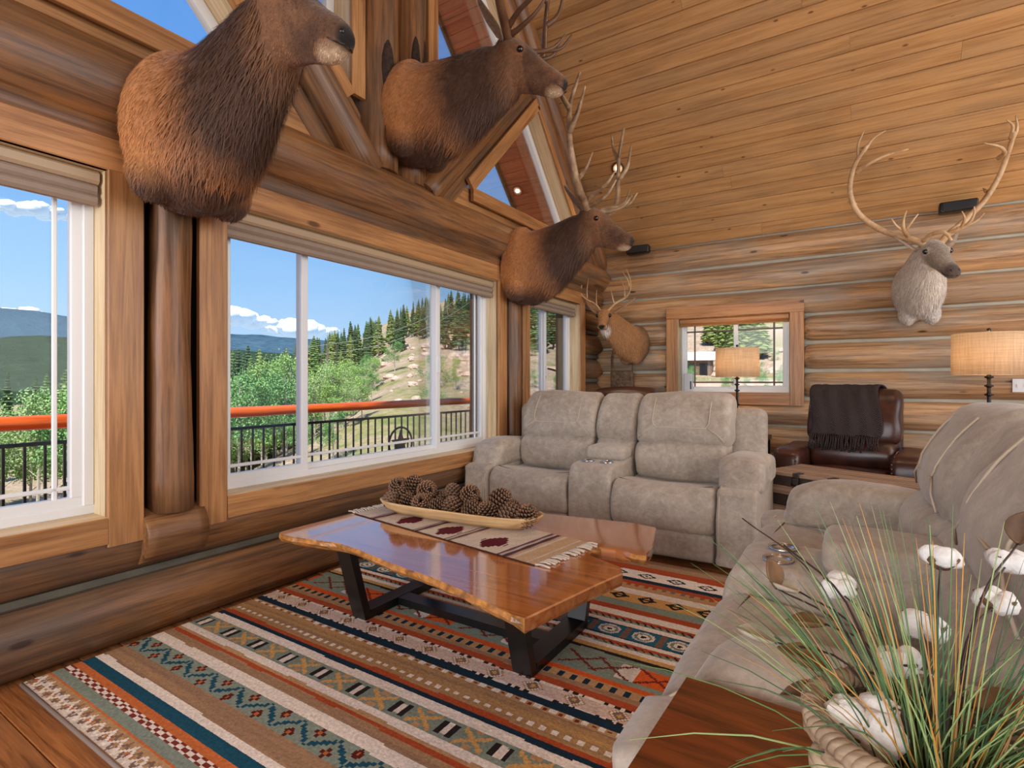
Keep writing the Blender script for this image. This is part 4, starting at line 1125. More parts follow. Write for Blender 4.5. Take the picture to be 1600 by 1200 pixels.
def union_mesh(mb, voxel, smooth_it=6):
    me = bpy.data.meshes.new('tmp'); me.from_pydata(mb.v, [], mb.f); me.update()
    import bmesh
    bm = bmesh.new(); bm.from_mesh(me); bmesh.ops.recalc_face_normals(bm, faces=bm.faces); bm.to_mesh(me); bm.free()
    o = bpy.data.objects.new('tmp', me); COL.objects.link(o)
    r = o.modifiers.new('r', 'REMESH'); r.mode = 'VOXEL'; r.voxel_size = voxel; r.use_smooth_shade = True
    s = o.modifiers.new('s', 'SMOOTH'); s.factor = .5; s.iterations = smooth_it
    dg = bpy.context.evaluated_depsgraph_get(); dg.update()
    out = bpy.data.meshes.new_from_object(o.evaluated_get(dg)); bpy.data.objects.remove(o); bpy.data.meshes.remove(me)
    return out
ELK = dict(
    body=[(-.02, -.02, .25, .33, .34), (.10, -.04, .265, .34, .36), (.22, -.02, .235, .30, .33), (.34, .04, .19, .26, .265), (.45, .12, .155, .215, .215), (.55, .205, .135, .175, .18), (.63, .28, .12, .145, .15), (.69, .335, .10, .10, .11)],
    head=[(.60, .395, .065, .065, .08), (.65, .385, .112, .098, .16), (.725, .335, .118, .102, .20), (.805, .275, .10, .086, .18), (.88, .22, .08, .072, .135), (.95, .17, .068, .066, .108), (1.0, .132, .062, .06, .09), (1.035, .104, .04, .04, .055)],
    legs=[((.08, .16, -.26), (.10, .10, .13)), ((.08, -.16, -.26), (.10, .10, .13)), ((.16, 0, -.27), (.11, .13, .11))],
    eye=(.765, .108, .335), ear=(.63, .10, .43), nose=(1.032, 0, .115), antler=(.675, .055, .455), pivot=(.66, .36))
def mount(name, loc, rz, label, cat, spec, scale=1.0, rise=0.0, bend=0.0, pitch=0.0, colors=None, antlers=None, am=None, ar=1.0, fur=9000, flen=1.0, seed=1, group=None, yawh=0.0):
    t = empty(name, loc, rz, label, cat, group)
    px, pz = spec['pivot']; cp, sp_ = math.cos(pitch), math.sin(pitch)
    def place(p, head=False):
        x, y, z = p
        if head:
            dx, dz = x-px, z-pz; dx, dz = dx*cp-dz*sp_, dx*sp_+dz*cp
            ch, sh = math.cos(yawh), math.sin(yawh); dx, y = dx*ch-y*sh, dx*sh+y*ch
            x, z = px+dx, pz+dz
        xc = max(0, min(x, px))
        z += rise*xc*xc/(px*px); y += bend*xc*xc/(px*px)
        return (x*scale, y*scale, z*scale)
    mb = MB()
    v, f = loft_rings(spec['body']); mb.add([place(p) for p in v], f)
    v, f = loft_rings(spec['head']); mb.add([place(p, True) for p in v], f)
    for (c_, r_) in spec['legs']:
        b_ = MB().ball(c_, r_, 16); mb.add([place(p) for p in b_.v], b_.f)
    ex = spec['eye']
    for q in (-1, 1):
        b_ = MB().ball((ex[0]-.005, q*(ex[1]-.012), ex[2]+.012), (.04, .022, .026), 12); mb.add([place(p, True) for p in b_.v], b_.f)
        nx_ = spec['nose']; b_ = MB().ball((nx_[0]-.02, q*.024, nx_[2]+.012), (.032, .026, .03), 12); mb.add([place(p, True) for p in b_.v], b_.f)
    me = union_mesh(mb, .0135*scale); me.name = 'hide'
    n = len(me.vertices); co = np.zeros(n*3); me.vertices.foreach_get('co', co); co = co.reshape(-1, 3)
    nosew = np.array(place((spec['nose'][0]+.012, 0, spec['nose'][2]+.012), True)); eyes = [np.array(place((ex[0], q*ex[1], ex[2]), True)) for q in (-1, 1)]
    chin = np.array(place((spec['nose'][0]-.06, 0, spec['nose'][2]-.055), True)); hp = np.array(place((px, 0, pz))); thr = np.array(place((px+.02, 0, pz-.16), True))
    cols = np.ones((n, 4))
    for i in range(n):
        p = co[i]; l_ = Vector(p/scale)
        nz_ = noise.noise(l_*7)*.5+noise.noise(l_*18)*.35
        d = dict(x=l_.x, y=l_.y, z=l_.z, nz=nz_, dn=np.linalg.norm(p-nosew)/scale, de=min(np.linalg.norm(p-e_) for e_ in eyes)/scale, dc=np.linalg.norm(p-chin)/scale, dh=np.linalg.norm(p-hp)/scale, dt=np.linalg.norm(p-thr)/scale, rise=rise)
        cols[i, :3] = colors(d)
    at_ = me.attributes.new('Col', 'FLOAT_COLOR', 'POINT'); at_.data.foreach_set('color', cols.ravel())
    me.materials.clear(); me.materials.append(m_fur)
    hide = link(bpy.data.objects.new('hide', me), t)
    for e_ in (-1, 1):
        c_ = place((ex[0]+.004, e_*(ex[1]+.004), ex[2]), True); MB().ball(c_, .021*scale, 12).build('eye', m_eye, t)
        # ear
        er = spec['ear']; vs = []; N, K = 9, 7
        for i in range(N+1):
            u = i/N; w = .062*math.sin(PI*min(1, .12+u*.86))**.8*(1-.15*u)
            for k in range(K):
                a = -1+2*k/(K-1)
                bx, by, bz = er[0]-.07*u, er[1]+.14*u, er[2]+.14*u
                vs.append(place((bx+w*a*.75+.0, e_*(by-.3*w*(1-a*a)*1.0+.02*(a*a)), bz-w*a*.55-.012*(1-a*a)), True))
        eo = mesh_obj('ear', vs, [(i*K+k, i*K+k+1, (i+1)*K+k+1, (i+1)*K+k) for i in range(N) for k in range(K-1)], m_fur, t)
        ec = [(*(colors(dict(x=.6, y=.1, z=.4, nz=0, dn=.5, de=.2, dc=.5, dh=.05, dt=.4, rise=0))*.5+A3(170, 140, 112)*.5), 1)]*len(vs)
        eo.data.attributes.new('Col', 'FLOAT_COLOR', 'POINT').data.foreach_set('color', np.array(ec).ravel())
        md = eo.modifiers.new('t', 'SOLIDIFY'); md.thickness = .008*scale
        MB().ball(place((spec['nose'][0]+.008, e_*.022, spec['nose'][2]+.018), True), (.012*scale, .011*scale, .011*scale), 10).build('nostril', m_nose, t)
    # mouth line
    h = spec['head']; nx_ = spec['nose']
    for e_ in (-1, 1):
        pts = [place((nx_[0]+.012-.115*k/6, e_*(.012+.040*math.sin(min(1, k/2.2)*PI/2)), nx_[2]-.022+.062*k/6-.006*math.sin(k)), True) for k in range(7)]
        MB().tube(pts, [.003*scale]*7, 5).build('mouth_line', m_nose, t)
    if antlers:
        base = spec['antler']
        for e_ in (-1, 1):
            m_ = MB()
            for (pts, r0, r1) in antlers(e_):
                q_ = spline([place((base[0]+p[0], e_*(base[1]+p[1]), base[2]+p[2]), True) for p in pts], 6)
                k_ = len(q_)-1; m_.tube(q_, [scale*ar*(r0+(r1-r0)*(i/k_)**1.3) for i in range(k_+1)], 9)
            m_.build('antler', am, t)
    if fur:
        me.calc_loop_triangles(); rs = np.random.RandomState(seed)
        tri_ = np.zeros(len(me.loop_triangles)*3, int); me.loop_triangles.foreach_get('vertices', tri_); tri_ = tri_.reshape(-1, 3)
        A, B_, C_ = co[tri_[:, 0]], co[tri_[:, 1]], co[tri_[:, 2]]; nr = np.cross(B_-A, C_-A); ar_ = np.linalg.norm(nr, axis=1); nr /= np.maximum(ar_[:, None], 1e-9)
        pick = rs.choice(len(tri_), fur, p=ar_/ar_.sum()); w = rs.dirichlet((1, 1, 1), fur)
        Pp = A[pick]*w[:, :1]+B_[pick]*w[:, 1:2]+C_[pick]*w[:, 2:]; Nn = nr[pick]; Cc_ = cols[tri_[pick, 0], :3]
        flow = np.tile(np.array([-.55, 0, -.75]), (fur, 1))+rs.normal(0, .18, (fur, 3))
        flow -= Nn*(flow*Nn).sum(1, keepdims=True); flow /= np.maximum(np.linalg.norm(flow, axis=1, keepdims=True), 1e-6)
        dirn = flow*.93+Nn*.26
        sc = Pp/scale; hd = np.linalg.norm(Pp-np.array(hp), axis=1)/scale
        headm = (sc[:, 0] > px+.04)
        neck = (sc[:, 0] > .25) & ~headm
        ln = np.where(headm, .008, np.where(neck, .042, .022))*scale*flen*rs.uniform(.6, 1.3, fur)
        und = neck & (Nn[:, 2] < -.1); ln = np.where(und, ln*1.5, ln)
        keep = np.linalg.norm(Pp-nosew, axis=1) > .05*scale
        side = np.cross(Nn, dirn); side /= np.maximum(np.linalg.norm(side, axis=1, keepdims=True), 1e-6); wd = (.0019*scale*rs.uniform(.7, 1.5, fur))[:, None]
        p0 = Pp-side*wd; p1 = Pp+side*wd; p2 = Pp+dirn*ln[:, None]+np.array([0, 0, -.15])*ln[:, None]
        p0, p1, p2, Cc_ = p0[keep], p1[keep], p2[keep], Cc_[keep]; k_ = len(p0)
        V = np.stack([p0, p1, p2], 1).reshape(-1, 3)
        mf = bpy.data.meshes.new('fur'); mf.vertices.add(k_*3); mf.vertices.foreach_set('co', V.ravel()); mf.loops.add(k_*3); mf.loops.foreach_set('vertex_index', np.arange(k_*3))
        mf.polygons.add(k_); mf.polygons.foreach_set('loop_start', np.arange(0, k_*3, 3)); mf.polygons.foreach_set('loop_total', np.full(k_, 3)); mf.update()
        fc = np.ones((k_, 3, 4)); v_ = rs.uniform(.7, 1.35, (k_, 1, 1)); fc[:, :, :3] = Cc_[:, None, :]*v_
        fc[:, 2, :3] *= 1.25
        mf.attributes.new('Col', 'FLOAT_COLOR', 'POINT').data.foreach_set('color', np.clip(fc, 0, 1).ravel()); mf.materials.append(m_strand)
        fo = link(bpy.data.objects.new('fur', mf), t); tag(fo, kind='stuff')
    return t
def lerp(a, b, f): f = max(0, min(1, f)); return a*(1-f)+b*f
A3 = lambda *c: np.array(srgb(*c)[:3])
E_TAN, E_MID, E_DK, E_HEAD, E_BLK, E_CRM = A3(188, 126, 74), A3(150, 98, 60), A3(72, 48, 34), A3(122, 84, 56), A3(26, 20, 18), A3(206, 180, 146)
def elk_col(d):
    f = d['x']+.06*d['nz']
    c = lerp(E_TAN, E_MID, (f-.08)/.2+.25*d['nz']); c = lerp(c, E_DK, (f-.27-.25*max(0, -d['z']))/.13)
    if d['z'] < -.20 and d['x'] < .34: c = lerp(c, E_DK*1.25, (-.22-d['z']+.05*d['nz'])/.14)
    c = lerp(c, E_HEAD, (d['x']-.60)/.12); c = lerp(c, E_DK, .5-.5*d['nz']*2 if d['x'] > .8 and d['dc'] > .08 else 0)
    if d['dc'] < .075: c = lerp(E_CRM, c, (d['dc']-.03)/.045)
    if d['de'] < .05: c = lerp(E_MID*.9, c, (d['de']-.02)/.03)
    if d['dn'] < .05: c = lerp(E_BLK, c, (d['dn']-.032)/.018)
    return c*(1+.18*d['nz'])
def elk_antlers(e_):
    return [([(0, 0, -.03), (.01, .12, .02), (.04, .30, .06), (.06, .44, .18), (.05, .50, .40), (.06, .50, .64), (.12, .46, .88)], .032, .010),
            ([(0, .02, .0), (.10, .08, .0), (.22, .13, .04), (.30, .15, .13)], .020, .005), ([(.02, .08, .02), (.12, .16, .05), (.24, .22, .08), (.32, .23, .17)], .019, .005),
            ([(.05, .36, .10), (.14, .40, .16), (.20, .40, .28)], .017, .004), ([(.05, .505, .42), (.13, .53, .54), (.18, .50, .74)], .022, .005),
            ([(.055, .505, .60), (-.01, .55, .74), (-.03, .55, .90)], .019, .004)]
def elk_antlers_up(e_): return [([(x*.1-.25*y, y*.7, z+.7*max(0, x)+.6*y+.02) for x, y, z in p], a, b) for p, a, b in elk_antlers(e_)]
mount('elk_mount', (.10, 1.23, 2.28), 0, 'elk shoulder mount with its head cropped by the top of the picture, nearest the camera', 'animal mount', ELK, 1.0, -.06, .03, math.radians(0), elk_col, elk_antlers_up, m_antler, 1.1, 15000, 1.0, 1)
mount('elk_mount', (.08, 2.70, 3.00), 0, 'elk shoulder mount with dark antlers on the king post in the gable', 'animal mount', ELK, 1.0, -.10, .24, math.radians(-2), elk_col, elk_antlers, m_antlerd, 1.0, 12000, 1.0, 2, yawh=math.radians(12))
mount('elk_mount', (.06, 4.13, 2.24), 0, 'elk shoulder mount with wide pale-tipped antlers between the big window and the corner', 'animal mount', ELK, 1.0, -.07, .10, math.radians(0), elk_col, elk_antlers, m_antler, 1.15, 11000, 1.0, 3, yawh=math.radians(2))
# caribou on the far wall
CAR = dict(
    body=[(-.02, -.02, .17, .24, .26), (.08, -.03, .185, .245, .28), (.18, .0, .175, .225, .28), (.28, .06, .15, .19, .25), (.38, .14, .125, .155, .20), (.46, .20, .11, .13, .15), (.52, .24, .09, .09, .1)],
    head=[(.46, .27, .05, .05, .05), (.51, .265, .082, .075, .085), (.58, .22, .083, .075, .10), (.65, .165, .07, .06, .088), (.72, .11, .06, .05, .068), (.78, .066, .056, .046, .058), (.825, .035, .052, .04, .05), (.845, .02, .034, .028, .034)],
    legs=[((.16, .08, -.25), (.08, .07, .10)), ((.16, -.08, -.25), (.08, .07, .10))],
    eye=(.60, .078, .23), ear=(.49, .10, .27), nose=(.835, 0, .035), antler=(.535, .045, .32), pivot=(.51, .25))
C_W, C_G, C_B, C_N = A3(206, 196, 184), A3(150, 136, 122), A3(112, 98, 86), A3(70, 60, 54)
def car_col(d):
    c = lerp(C_W*.95, C_W, .5+d['nz']); 
    if d['x'] > .50 and d['dt'] > .09: c = lerp(c, C_G*.9, (d['x']-.52)/.10)
    if d['z'] < -.22 and d['x'] < .14: c = lerp(c, C_B, .8)
    if d['dn'] < .11: c = lerp(C_N*1.3, c, (d['dn']-.05)/.06)
    if d['dc'] < .05: c = lerp(C_W, c, (d['dc']-.025)/.02)
    if d['de'] < .04: c = lerp(C_W, c, (d['de']-.018)/.02)
    return c*(1+.15*d['nz'])
def car_antlers(e_):
    A = [([(0, 0, -.03), (-.06, .10, .04), (-.14, .26, .13), (-.17, .42, .28), (-.14, .50, .46), (-.06, .50, .64), (.04, .45, .76)], .021, .012),
         ([(-.11, .47, .60), (-.02, .44, .62), (.06, .34, .66), (.12, .20, .68)], .015, .003), ([(-.03, .48, .68), (.0, .50, .78), (.02, .47, .88)], .012, .003), ([(.0, .46, .72), (.06, .42, .80), (.10, .35, .84)], .011, .003),
         ([(-.06, .10, .05), (.02, .17, .10), (.06, .19, .17), (.08, .18, .23)], .013, .003), ([(-.02, .13, .08), (.03, .22, .12), (.05, .27, .18)], .011, .003), ([(.0, .15, .09), (.06, .13, .15), (.08, .10, .20)], .009, .003),
         ([(-.18, .44, .36), (-.26, .47, .40)], .01, .003)]
    if e_ < 0: A.append(([(0, .02, 0), (.08, .0, .04), (.18, -.03, .03), (.24, -.05, -.04)], .016, .007))
    return A
mount('caribou_mount', (3.13, EY-.10, 2.03), -PI/2, 'pale grey caribou head with huge sweeping antlers on the far log wall', 'animal mount', CAR, 1.06, -.05, .05, math.radians(-4), car_col, car_antlers, m_antlerl, 1.25, 9000, .8, 4, yawh=math.radians(20))
DEER = dict(
    body=[(-.02, -.02, .15, .20, .22), (.08, -.03, .155, .20, .24), (.17, .0, .135, .175, .22), (.27, .07, .11, .14, .175), (.36, .15, .09, .115, .14), (.43, .22, .082, .10, .11), (.48, .26, .07, .07, .08)],
    head=[(.42, .285, .04, .04, .04), (.465, .28, .066, .06, .07), (.52, .25, .066, .058, .078), (.57, .21, .052, .046, .066), (.62, .172, .042, .036, .048), (.66, .14, .038, .032, .04), (.69, .118, .034, .028, .034), (.705, .108, .022, .018, .022)],
    legs=[((.14, .06, -.20), (.07, .06, .08)), ((.14, -.06, -.20), (.07, .06, .08))],
    eye=(.53, .062, .262), ear=(.445, .066, .30), nose=(.695, 0, .118), antler=(.475, .035, .33), pivot=(.465, .265))
D_T, D_D = A3(164, 116, 72), A3(106, 76, 52)
def deer_col(d):
    c = lerp(D_D*.8, D_T, (d['x']-.02)/.16+.3*d['nz'])
    if d['dc'] < .075 or d['dt'] < .085: c = lerp(A3(226, 214, 198), c, max((d['dc']-.05)/.03, 0) if d['dc'] < .075 else (d['dt']-.055)/.03)
    if d['de'] < .035: c = lerp(A3(70, 48, 34), c, (d['de']-.02)/.015)
    if d['dn'] < .035: c = lerp(A3(24, 18, 16), c, (d['dn']-.024)/.01)
    return c*(1+.15*d['nz'])
def deer_antlers(e_):
    return [([(0, 0, -.02), (-.02, .06, .06), (-.01, .16, .12), (.04, .23, .20), (.09, .245, .30), (.13, .21, .40)], .013, .003),
            ([(-.02, .05, .05), (.0, .05, .12), (.03, .04, .21)], .009, .002), ([(-.01, .15, .12), (.0, .15, .22), (.03, .13, .34)], .009, .002), ([(.03, .22, .19), (.02, .20, .29), (.04, .17, .38)], .008, .002)]
mount('deer_mount', (.46, EY-.10, 1.64), -PI/2, 'tan whitetail deer head with pale antlers high in the log corner', 'animal mount', DEER, 1.05, -.02, -.20, math.radians(-2), deer_col, deer_antlers, m_antlerl, 1.1, 6000, .6, 5, yawh=math.radians(16))
# hide-like satchel hanging in the corner under the deer
hb = empty('hanging_satchel', (.30, EY-.17, 1.02), 0, 'rough brown hide satchel hanging by two straps in the log corner', 'bag')
m_hide = plain('rough hide', srgb(104, 82, 62), .95, var=.5, scale=30, bump=.8)
rbox('pouch', (0, 0, .14), (.28, .05, .24), .02, m_hide, hb, wr=.012, bulge=(0, .012, 0))
for q in (-1, 1): MB().tube([(q*.13, 0, .25), (q*.135, .01, .42), (q*.11, .03, .58)], .008, 6).build('strap', m_hide, hb)
# small speakers under the ceiling and their wire
m_wire = plain('grey wire', srgb(140, 130, 120), .5)
def speaker(p, label):
    t = empty('wall_speaker', p, 0, label, 'speaker', 'wall speakers')
    rbox('cabinet', (0, 0, 0), (.27, .10, .095), .018, m_blackm, t); rbox('grille', (0, -.05, 0), (.23, .012, .075), .005, plain('speaker grille', srgb(30, 30, 32), .7), t)
    MB().box(-.03, .03, .045, .10, -.02, .02).build('bracket', m_blackm, t, False)
speaker((.50, EY-.16, 2.70), 'small black speaker under the ceiling in the corner by the elk nose')
speaker((3.42, EY-.16, 2.70), 'small black speaker on the top log behind the caribou antlers')
wr_ = MB().tube([(.62, EY-.10, 2.688), (1.8, EY-.105, 2.692), (3.28, EY-.11, 2.69)], .004, 5).build('speaker_wire', m_wire); tag(wr_, 'thin grey wire running along the top log between the speakers', 'wire')
# recessed ceiling light
def ceil_pt(u, v):
    r_, t_ = (u-800)/835, (596-v)/835; c_, s_ = math.cos(YAW), math.sin(YAW); dx, dy = c_*r_-s_, s_*r_+c_
    d = (EZ+SLOPE*EY-1.15)/(t_+SLOPE*dy); return Vector((2.62+dx*d, dy*d, 1.15+t_*d))
def can_light(p, label, power):
    t = empty('recessed_light', p, 0, label, 'ceiling light')
    Mx = axes_matrix((0, 0, 0), (1, 0, 0), (0, -sn, -cs)).to_3x3()
    def lt(prof, nm, m_):
        b_ = MB().lathe(prof, 28); mesh_obj(nm, [Mx @ Vector(v) for v in b_.v], b_.f, m_, t)
    lt([(.052, .012), (.07, .014), (.074, .009), (.074, .004), (.052, .004), (.052, .012)], 'trim_ring', plain('bronze trim', srgb(92, 64, 44), .4))
    lt([(.051, .010), (.04, .006), (.0, .005)], 'baffle', plain('cream baffle', srgb(236, 206, 164), .5))
    b_ = MB().lathe([(.026, .006), (.024, .014), (.0, .018)], 20); me_ = mesh_obj('lens', [Mx @ Vector(v) for v in b_.v], b_.f, m_lens, t)
    o = lamp('SPOT', 'recessed_spot', p+Mx @ Vector((0, 0, .05)), power, (1, .78, .52), spot_size=math.radians(115), spot_blend=.8, shadow_soft_size=.05)
    o.rotation_euler = (math.radians(-10), 0, 0)
m_lens = MN('lit lens'); m_lens.b.inputs['Emission Color'].default_value = (1, .86, .66, 1); m_lens.b.inputs['Emission Strength'].default_value = 9; m_lens = m_lens.m
can_light(ceil_pt(966, 262)+Vector((0, -.004, -.006)), 'round recessed ceiling light above the corner elk', 18)
can_light(Vector((2.0, 4.05, roof_z(4.05)-.012)), 'added unseen fill light, built as a recessed light high in the sloping board ceiling', 60)  # this and the next are unseen, added for warm fill
can_light(Vector((3.9, 4.05, roof_z(4.05)-.012)), 'added unseen fill light, built as a recessed light over the recliner', 60)
# switch plate and box in the window
sw = empty('switch_plate', (3.845, EY-.105, 1.115), 0, 'white switch plate on the far log wall at the picture edge', 'switch')
rbox('plate', (0, 0, 0), (.115, .008, .115), .003, m_white, sw); MB().box(-.03, -.018, -.010, -.003, -.012, .012).box(.018, .03, -.010, -.003, -.012, .012).build('toggle', m_white, sw, False)
bx = empty('window_box', (1.035, EY+.02, 1.032), 0, 'small grey-white device standing on the sill of the far window', 'device')
rbox('case', (0, 0, .105), (.10, .06, .21), .012, plain('grey plastic', srgb(206, 210, 216), .4), bx); MB().box(.025, .04, -.032, -.029, .03, .12).build('vent', m_blackm, bx, False)
# ================================================================== outdoors: deck, railing, hillside, trees
dk = MB().box(-2.9, -.3, -6, 10.2, -.45, -.22).build('deck', m_fascia, None, False); tag(dk, kind='structure')
for k in range(17): board('deck_board', (-2.88+.15*k+.075, -6, -.205), (-2.88+.15*k+.075, 10.2, -.205), .143, .03, (0, 0, 1), m_rail, dk, .004)
rl = empty('deck_railing', (-2.5, 0, -.19), 0, 'deck railing with a thick orange log rail over black metal balusters', 'railing')
R0, R1 = -5.5, 10.0
o = log('top_rail', (-2.5, R0, .845), (-2.5, R1, .845), .055, .05, m_rail, None, seg=14, wob=.1); o.parent = rl; o.matrix_basis = Matrix.Translation((2.5, 0, .19)) @ o.matrix_basis
def rb(nm, p0, p1, w, t, nrm): board(nm, p0, p1, w, t, nrm, m_black, rl, .002)
rb('rail_bar', (0, R0, .875), (0, R1, .875), .03, .022, (1, 0, 0)); rb('rail_bar', (0, R0, .10), (0, R1, .10), .03, .022, (1, 0, 0))
y = R0+.05
while y < R1:
    rb('baluster', (0, y, .10), (0, y, .875), .018, .018, (1, 0, 0)); y += .118
for y in (-5.4, -2.6, .1, 8.2, 9.9):
    o = log('rail_post', (0, y, 0), (0, y, 1.0), .06, .06, m_rail, rl, seg=12, up=(1, 0, 0))
for y in (5.25,):
    st = MB(); ring = [(.02, y+.215*math.cos(2*PI*k/36), .51+.215*math.sin(2*PI*k/36)) for k in range(37)]
    md_ = MB().tube(ring, .014, 7, cap=False).build('star_ring', m_black, rl)
    vs = []
    for x in (.012, .028):
        for k in range(10):
            a = PI/2+PI*k/5; r_ = .185 if k % 2 == 0 else .078; vs.append((x, y+r_*math.cos(a), .51+r_*math.sin(a)))
    mesh_obj('star', vs, [tuple(range(9, -1, -1)), tuple(range(10, 20))]+[(k, (k+1) % 10, 10+(k+1) % 10, 10+k) for k in range(10)], m_black, md_, False)
# orange board half-wall closing the far end of the deck
hw = empty('deck_end_wall', (-1.4, 10.1, -.19), 0, 'orange board half-wall closing the far end of the deck', 'wall')
for k in range(16): board('board', (-1.2+.15*k, 0, 0), (-1.2+.15*k, 0, 1.02), .146, .03, (0, -1, 0), m_rail, hw, .004)
board('cap_rail', (-1.3, 0, 1.05), (1.3, 0, 1.05), .14, .06, (0, 0, 1), m_rail, hw)
def smooth(a, b, x): t = max(0, min(1, (x-a)/(b-a))); return t*t*(3-2*t)
def ground_z(x, y):
    R = math.hypot(x+1, y); th = math.degrees(math.atan2(y, -x-1)) if R > .01 else 0
    k = smooth(28, 53, th)                                   # 0 = valley side, 1 = hillside
    k = k if th < 150 else 0
    val = -1.2-4.6*smooth(3, 40, R)-1.8*smooth(40, 110, R)
    hill = -.9-1.2*smooth(4, 14, R)+max(0, R-14)*.165+2.5*smooth(50, 130, R)
    h2 = -.75+max(0, R-10)*.05+max(0, R-46)*.20; w2 = smooth(62, 75, th); hill = hill*(1-w2)+h2*w2
    z = val*(1-k)+hill*k
    return z+.5*noise.noise(Vector((x*.09, y*.09, 0)))+.25*noise.noise(Vector((x*.3, y*.3, 5)))*min(1, R/15)
def ground_mat():
    M = MN('mountain ground'); v = M.coords((1, 1, 1), False)
    a = M.noise(v, .12, 5, .65, .3); b = M.noise(v, .9, 5, .7); c_ = M.noise(v, 4, 4, .7)
    rock = M.ramp(c_, [(.3, srgb(150, 122, 104)), (.7, srgb(216, 190, 170))]); grass = M.ramp(b, [(.3, srgb(104, 112, 62)), (.7, srgb(168, 162, 104))])
    dirt = M.ramp(c_, [(.3, srgb(136, 114, 88)), (.7, srgb(190, 168, 136))])
    col = M.mix(M.ramp(a, [(.42, (0, 0, 0, 1)), (.56, (1, 1, 1, 1))]), grass, rock); col = M.mix(M.ramp(b, [(.45, (0, 0, 0, 1)), (.6, (.8,)*3+(1,))]), col, dirt)
    M.base(col, .95, 0, .1); M.bump(c_, .8, .15); return M.m
vs = []; fs = []; NR, NT = 60, 150
for i in range(NR+1):
    R = 3.2*(260/3.2)**(i/NR)
    for j in range(NT+1):
        th = math.radians(-40+170*j/NT); x, y_ = -1-R*math.cos(th), R*math.sin(th); vs.append((x, y_, ground_z(x, y_)))
for i in range(NR):
    for j in range(NT): a = i*(NT+1)+j; fs.append((a, a+1, a+NT+2, a+NT+1))
g = mesh_obj('ground', vs, fs, ground_mat()); tag(g, kind='structure')
# far forested ridges
def ridge(name, R, hts, mat, base=-60):
    vs = []; fs = []; n = 160; K = 7
    for j in range(n+1):
        th = -35+120*j/n; h = np.interp(th, [p[0] for p in hts], [p[1] for p in hts])*R+R*.004*noise.noise(Vector((th*.35, R, 0)))+R*.0015*noise.noise(Vector((th*2.3, R, 4)))
        for k in range(K+1):
            q = k/K; rr = R*(1-.55*(1-q)); t_ = math.radians(th); z = base*(1-q)+h*q**1.3+R*.003*noise.noise(Vector((th*1.1, q*6, R)))*(q < 1)
            vs.append((-rr*math.cos(t_), rr*math.sin(t_), z))
        t_ = math.radians(th); vs.append((-R*1.15*math.cos(t_), R*1.15*math.sin(t_), base))
    K += 2
    for j in range(n):
        for k in range(K-1): a = j*K+k; fs.append((a, a+K, a+K+1, a+1))
    o = mesh_obj(name, vs, fs, mat); tag(o, kind='structure'); return o
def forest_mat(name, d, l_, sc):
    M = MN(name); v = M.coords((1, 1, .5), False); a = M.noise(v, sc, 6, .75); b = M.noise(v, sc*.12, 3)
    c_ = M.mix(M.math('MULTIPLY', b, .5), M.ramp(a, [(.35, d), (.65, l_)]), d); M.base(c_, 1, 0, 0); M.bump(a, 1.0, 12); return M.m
ridge('far_ridge', 2600, [(-35, .09), (5, .105), (12, .103), (20, .092), (28, .083), (36, .075), (50, .07), (85, .06)], forest_mat('haze-tinted far forest', srgb(60, 86, 104), srgb(92, 120, 136), .03))  # bluish aerial haze is put into this ridge's base colour
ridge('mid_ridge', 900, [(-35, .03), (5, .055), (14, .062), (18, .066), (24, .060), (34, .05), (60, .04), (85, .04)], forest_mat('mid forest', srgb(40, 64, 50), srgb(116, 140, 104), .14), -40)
# trees
m_ndl = [plain('pine needles', srgb(92, 118, 62), .9, var=.35, scale=3), plain('dark pine needles', srgb(70, 94, 56), .9, var=.35, scale=3), plain('yellow-green pine needles', srgb(124, 138, 74), .9, var=.3, scale=3)]
m_trunk = plain('grey-brown trunk', srgb(104, 86, 72), .9, var=.3, scale=6); m_aspb = plain('pale aspen trunk', srgb(186, 176, 160), .8, var=.2, scale=6)
m_leaf = [plain('aspen leaves', srgb(150, 182, 100), .8, var=.3, scale=2), plain('deep aspen leaves', srgb(118, 160, 92), .8, var=.3, scale=2), plain('willow leaves', srgb(160, 184, 120), .8, var=.3, scale=2)]
m_dead = plain('dead snag wood', srgb(126, 112, 102), .9, var=.2, scale=6)
def conifer_mesh(seed, mat, slim=1.0, dead=False):
    r_ = random.Random(seed); m_ = MB(); H_ = 10.0
    m_.tube([(0, 0, -.4), (.05, .05, H_*.5), (0, 0, H_*.97)], [.16, .10, .02], 6, 1)
    n = 26
    for k in range(n):
        t = k/(n-1); z = 1.3+(H_-1.4)*t; L = (1.75*(1-t)**.8+.12)*slim*r_.uniform(.8, 1.15); nb = 7 if not dead else 3
        for b in range(nb):
            a = 2*PI*(b+r_.random()*.8)/nb+k*.7; d = Vector((math.cos(a), math.sin(a), 0)); s_ = Vector((-d.y, d.x, 0)); l2 = L*r_.uniform(.6, 1.15)
            if dead:
                m_.tube([d*.05+Vector((0, 0, z)), d*l2*.55+Vector((0, 0, z+.1))], [.025, .008], 3, 1, cap=False); continue
            dr = -.28*l2; w = .30*l2+.10
            p0 = Vector((0, 0, z+.18)); p1 = d*l2*.55+s_*w+Vector((0, 0, z+dr*.35)); p2 = d*l2+Vector((0, 0, z+dr+.12)); p3 = d*l2*.55-s_*w+Vector((0, 0, z+dr*.35)); p4 = d*l2*.5+Vector((0, 0, z+.16)); p5 = d*l2*.45+Vector((0, 0, z+dr-.22))
            m_.add([p0, p1, p2, p3, p4, p5], [(0, 1, 4), (1, 2, 4), (4, 2, 3), (0, 4, 3), (1, 5, 2), (3, 2, 5)])
    o = m_.build('conifer', None, None, False, [mat, m_dead if dead else m_trunk]); me = o.data; bpy.data.objects.remove(o); return me
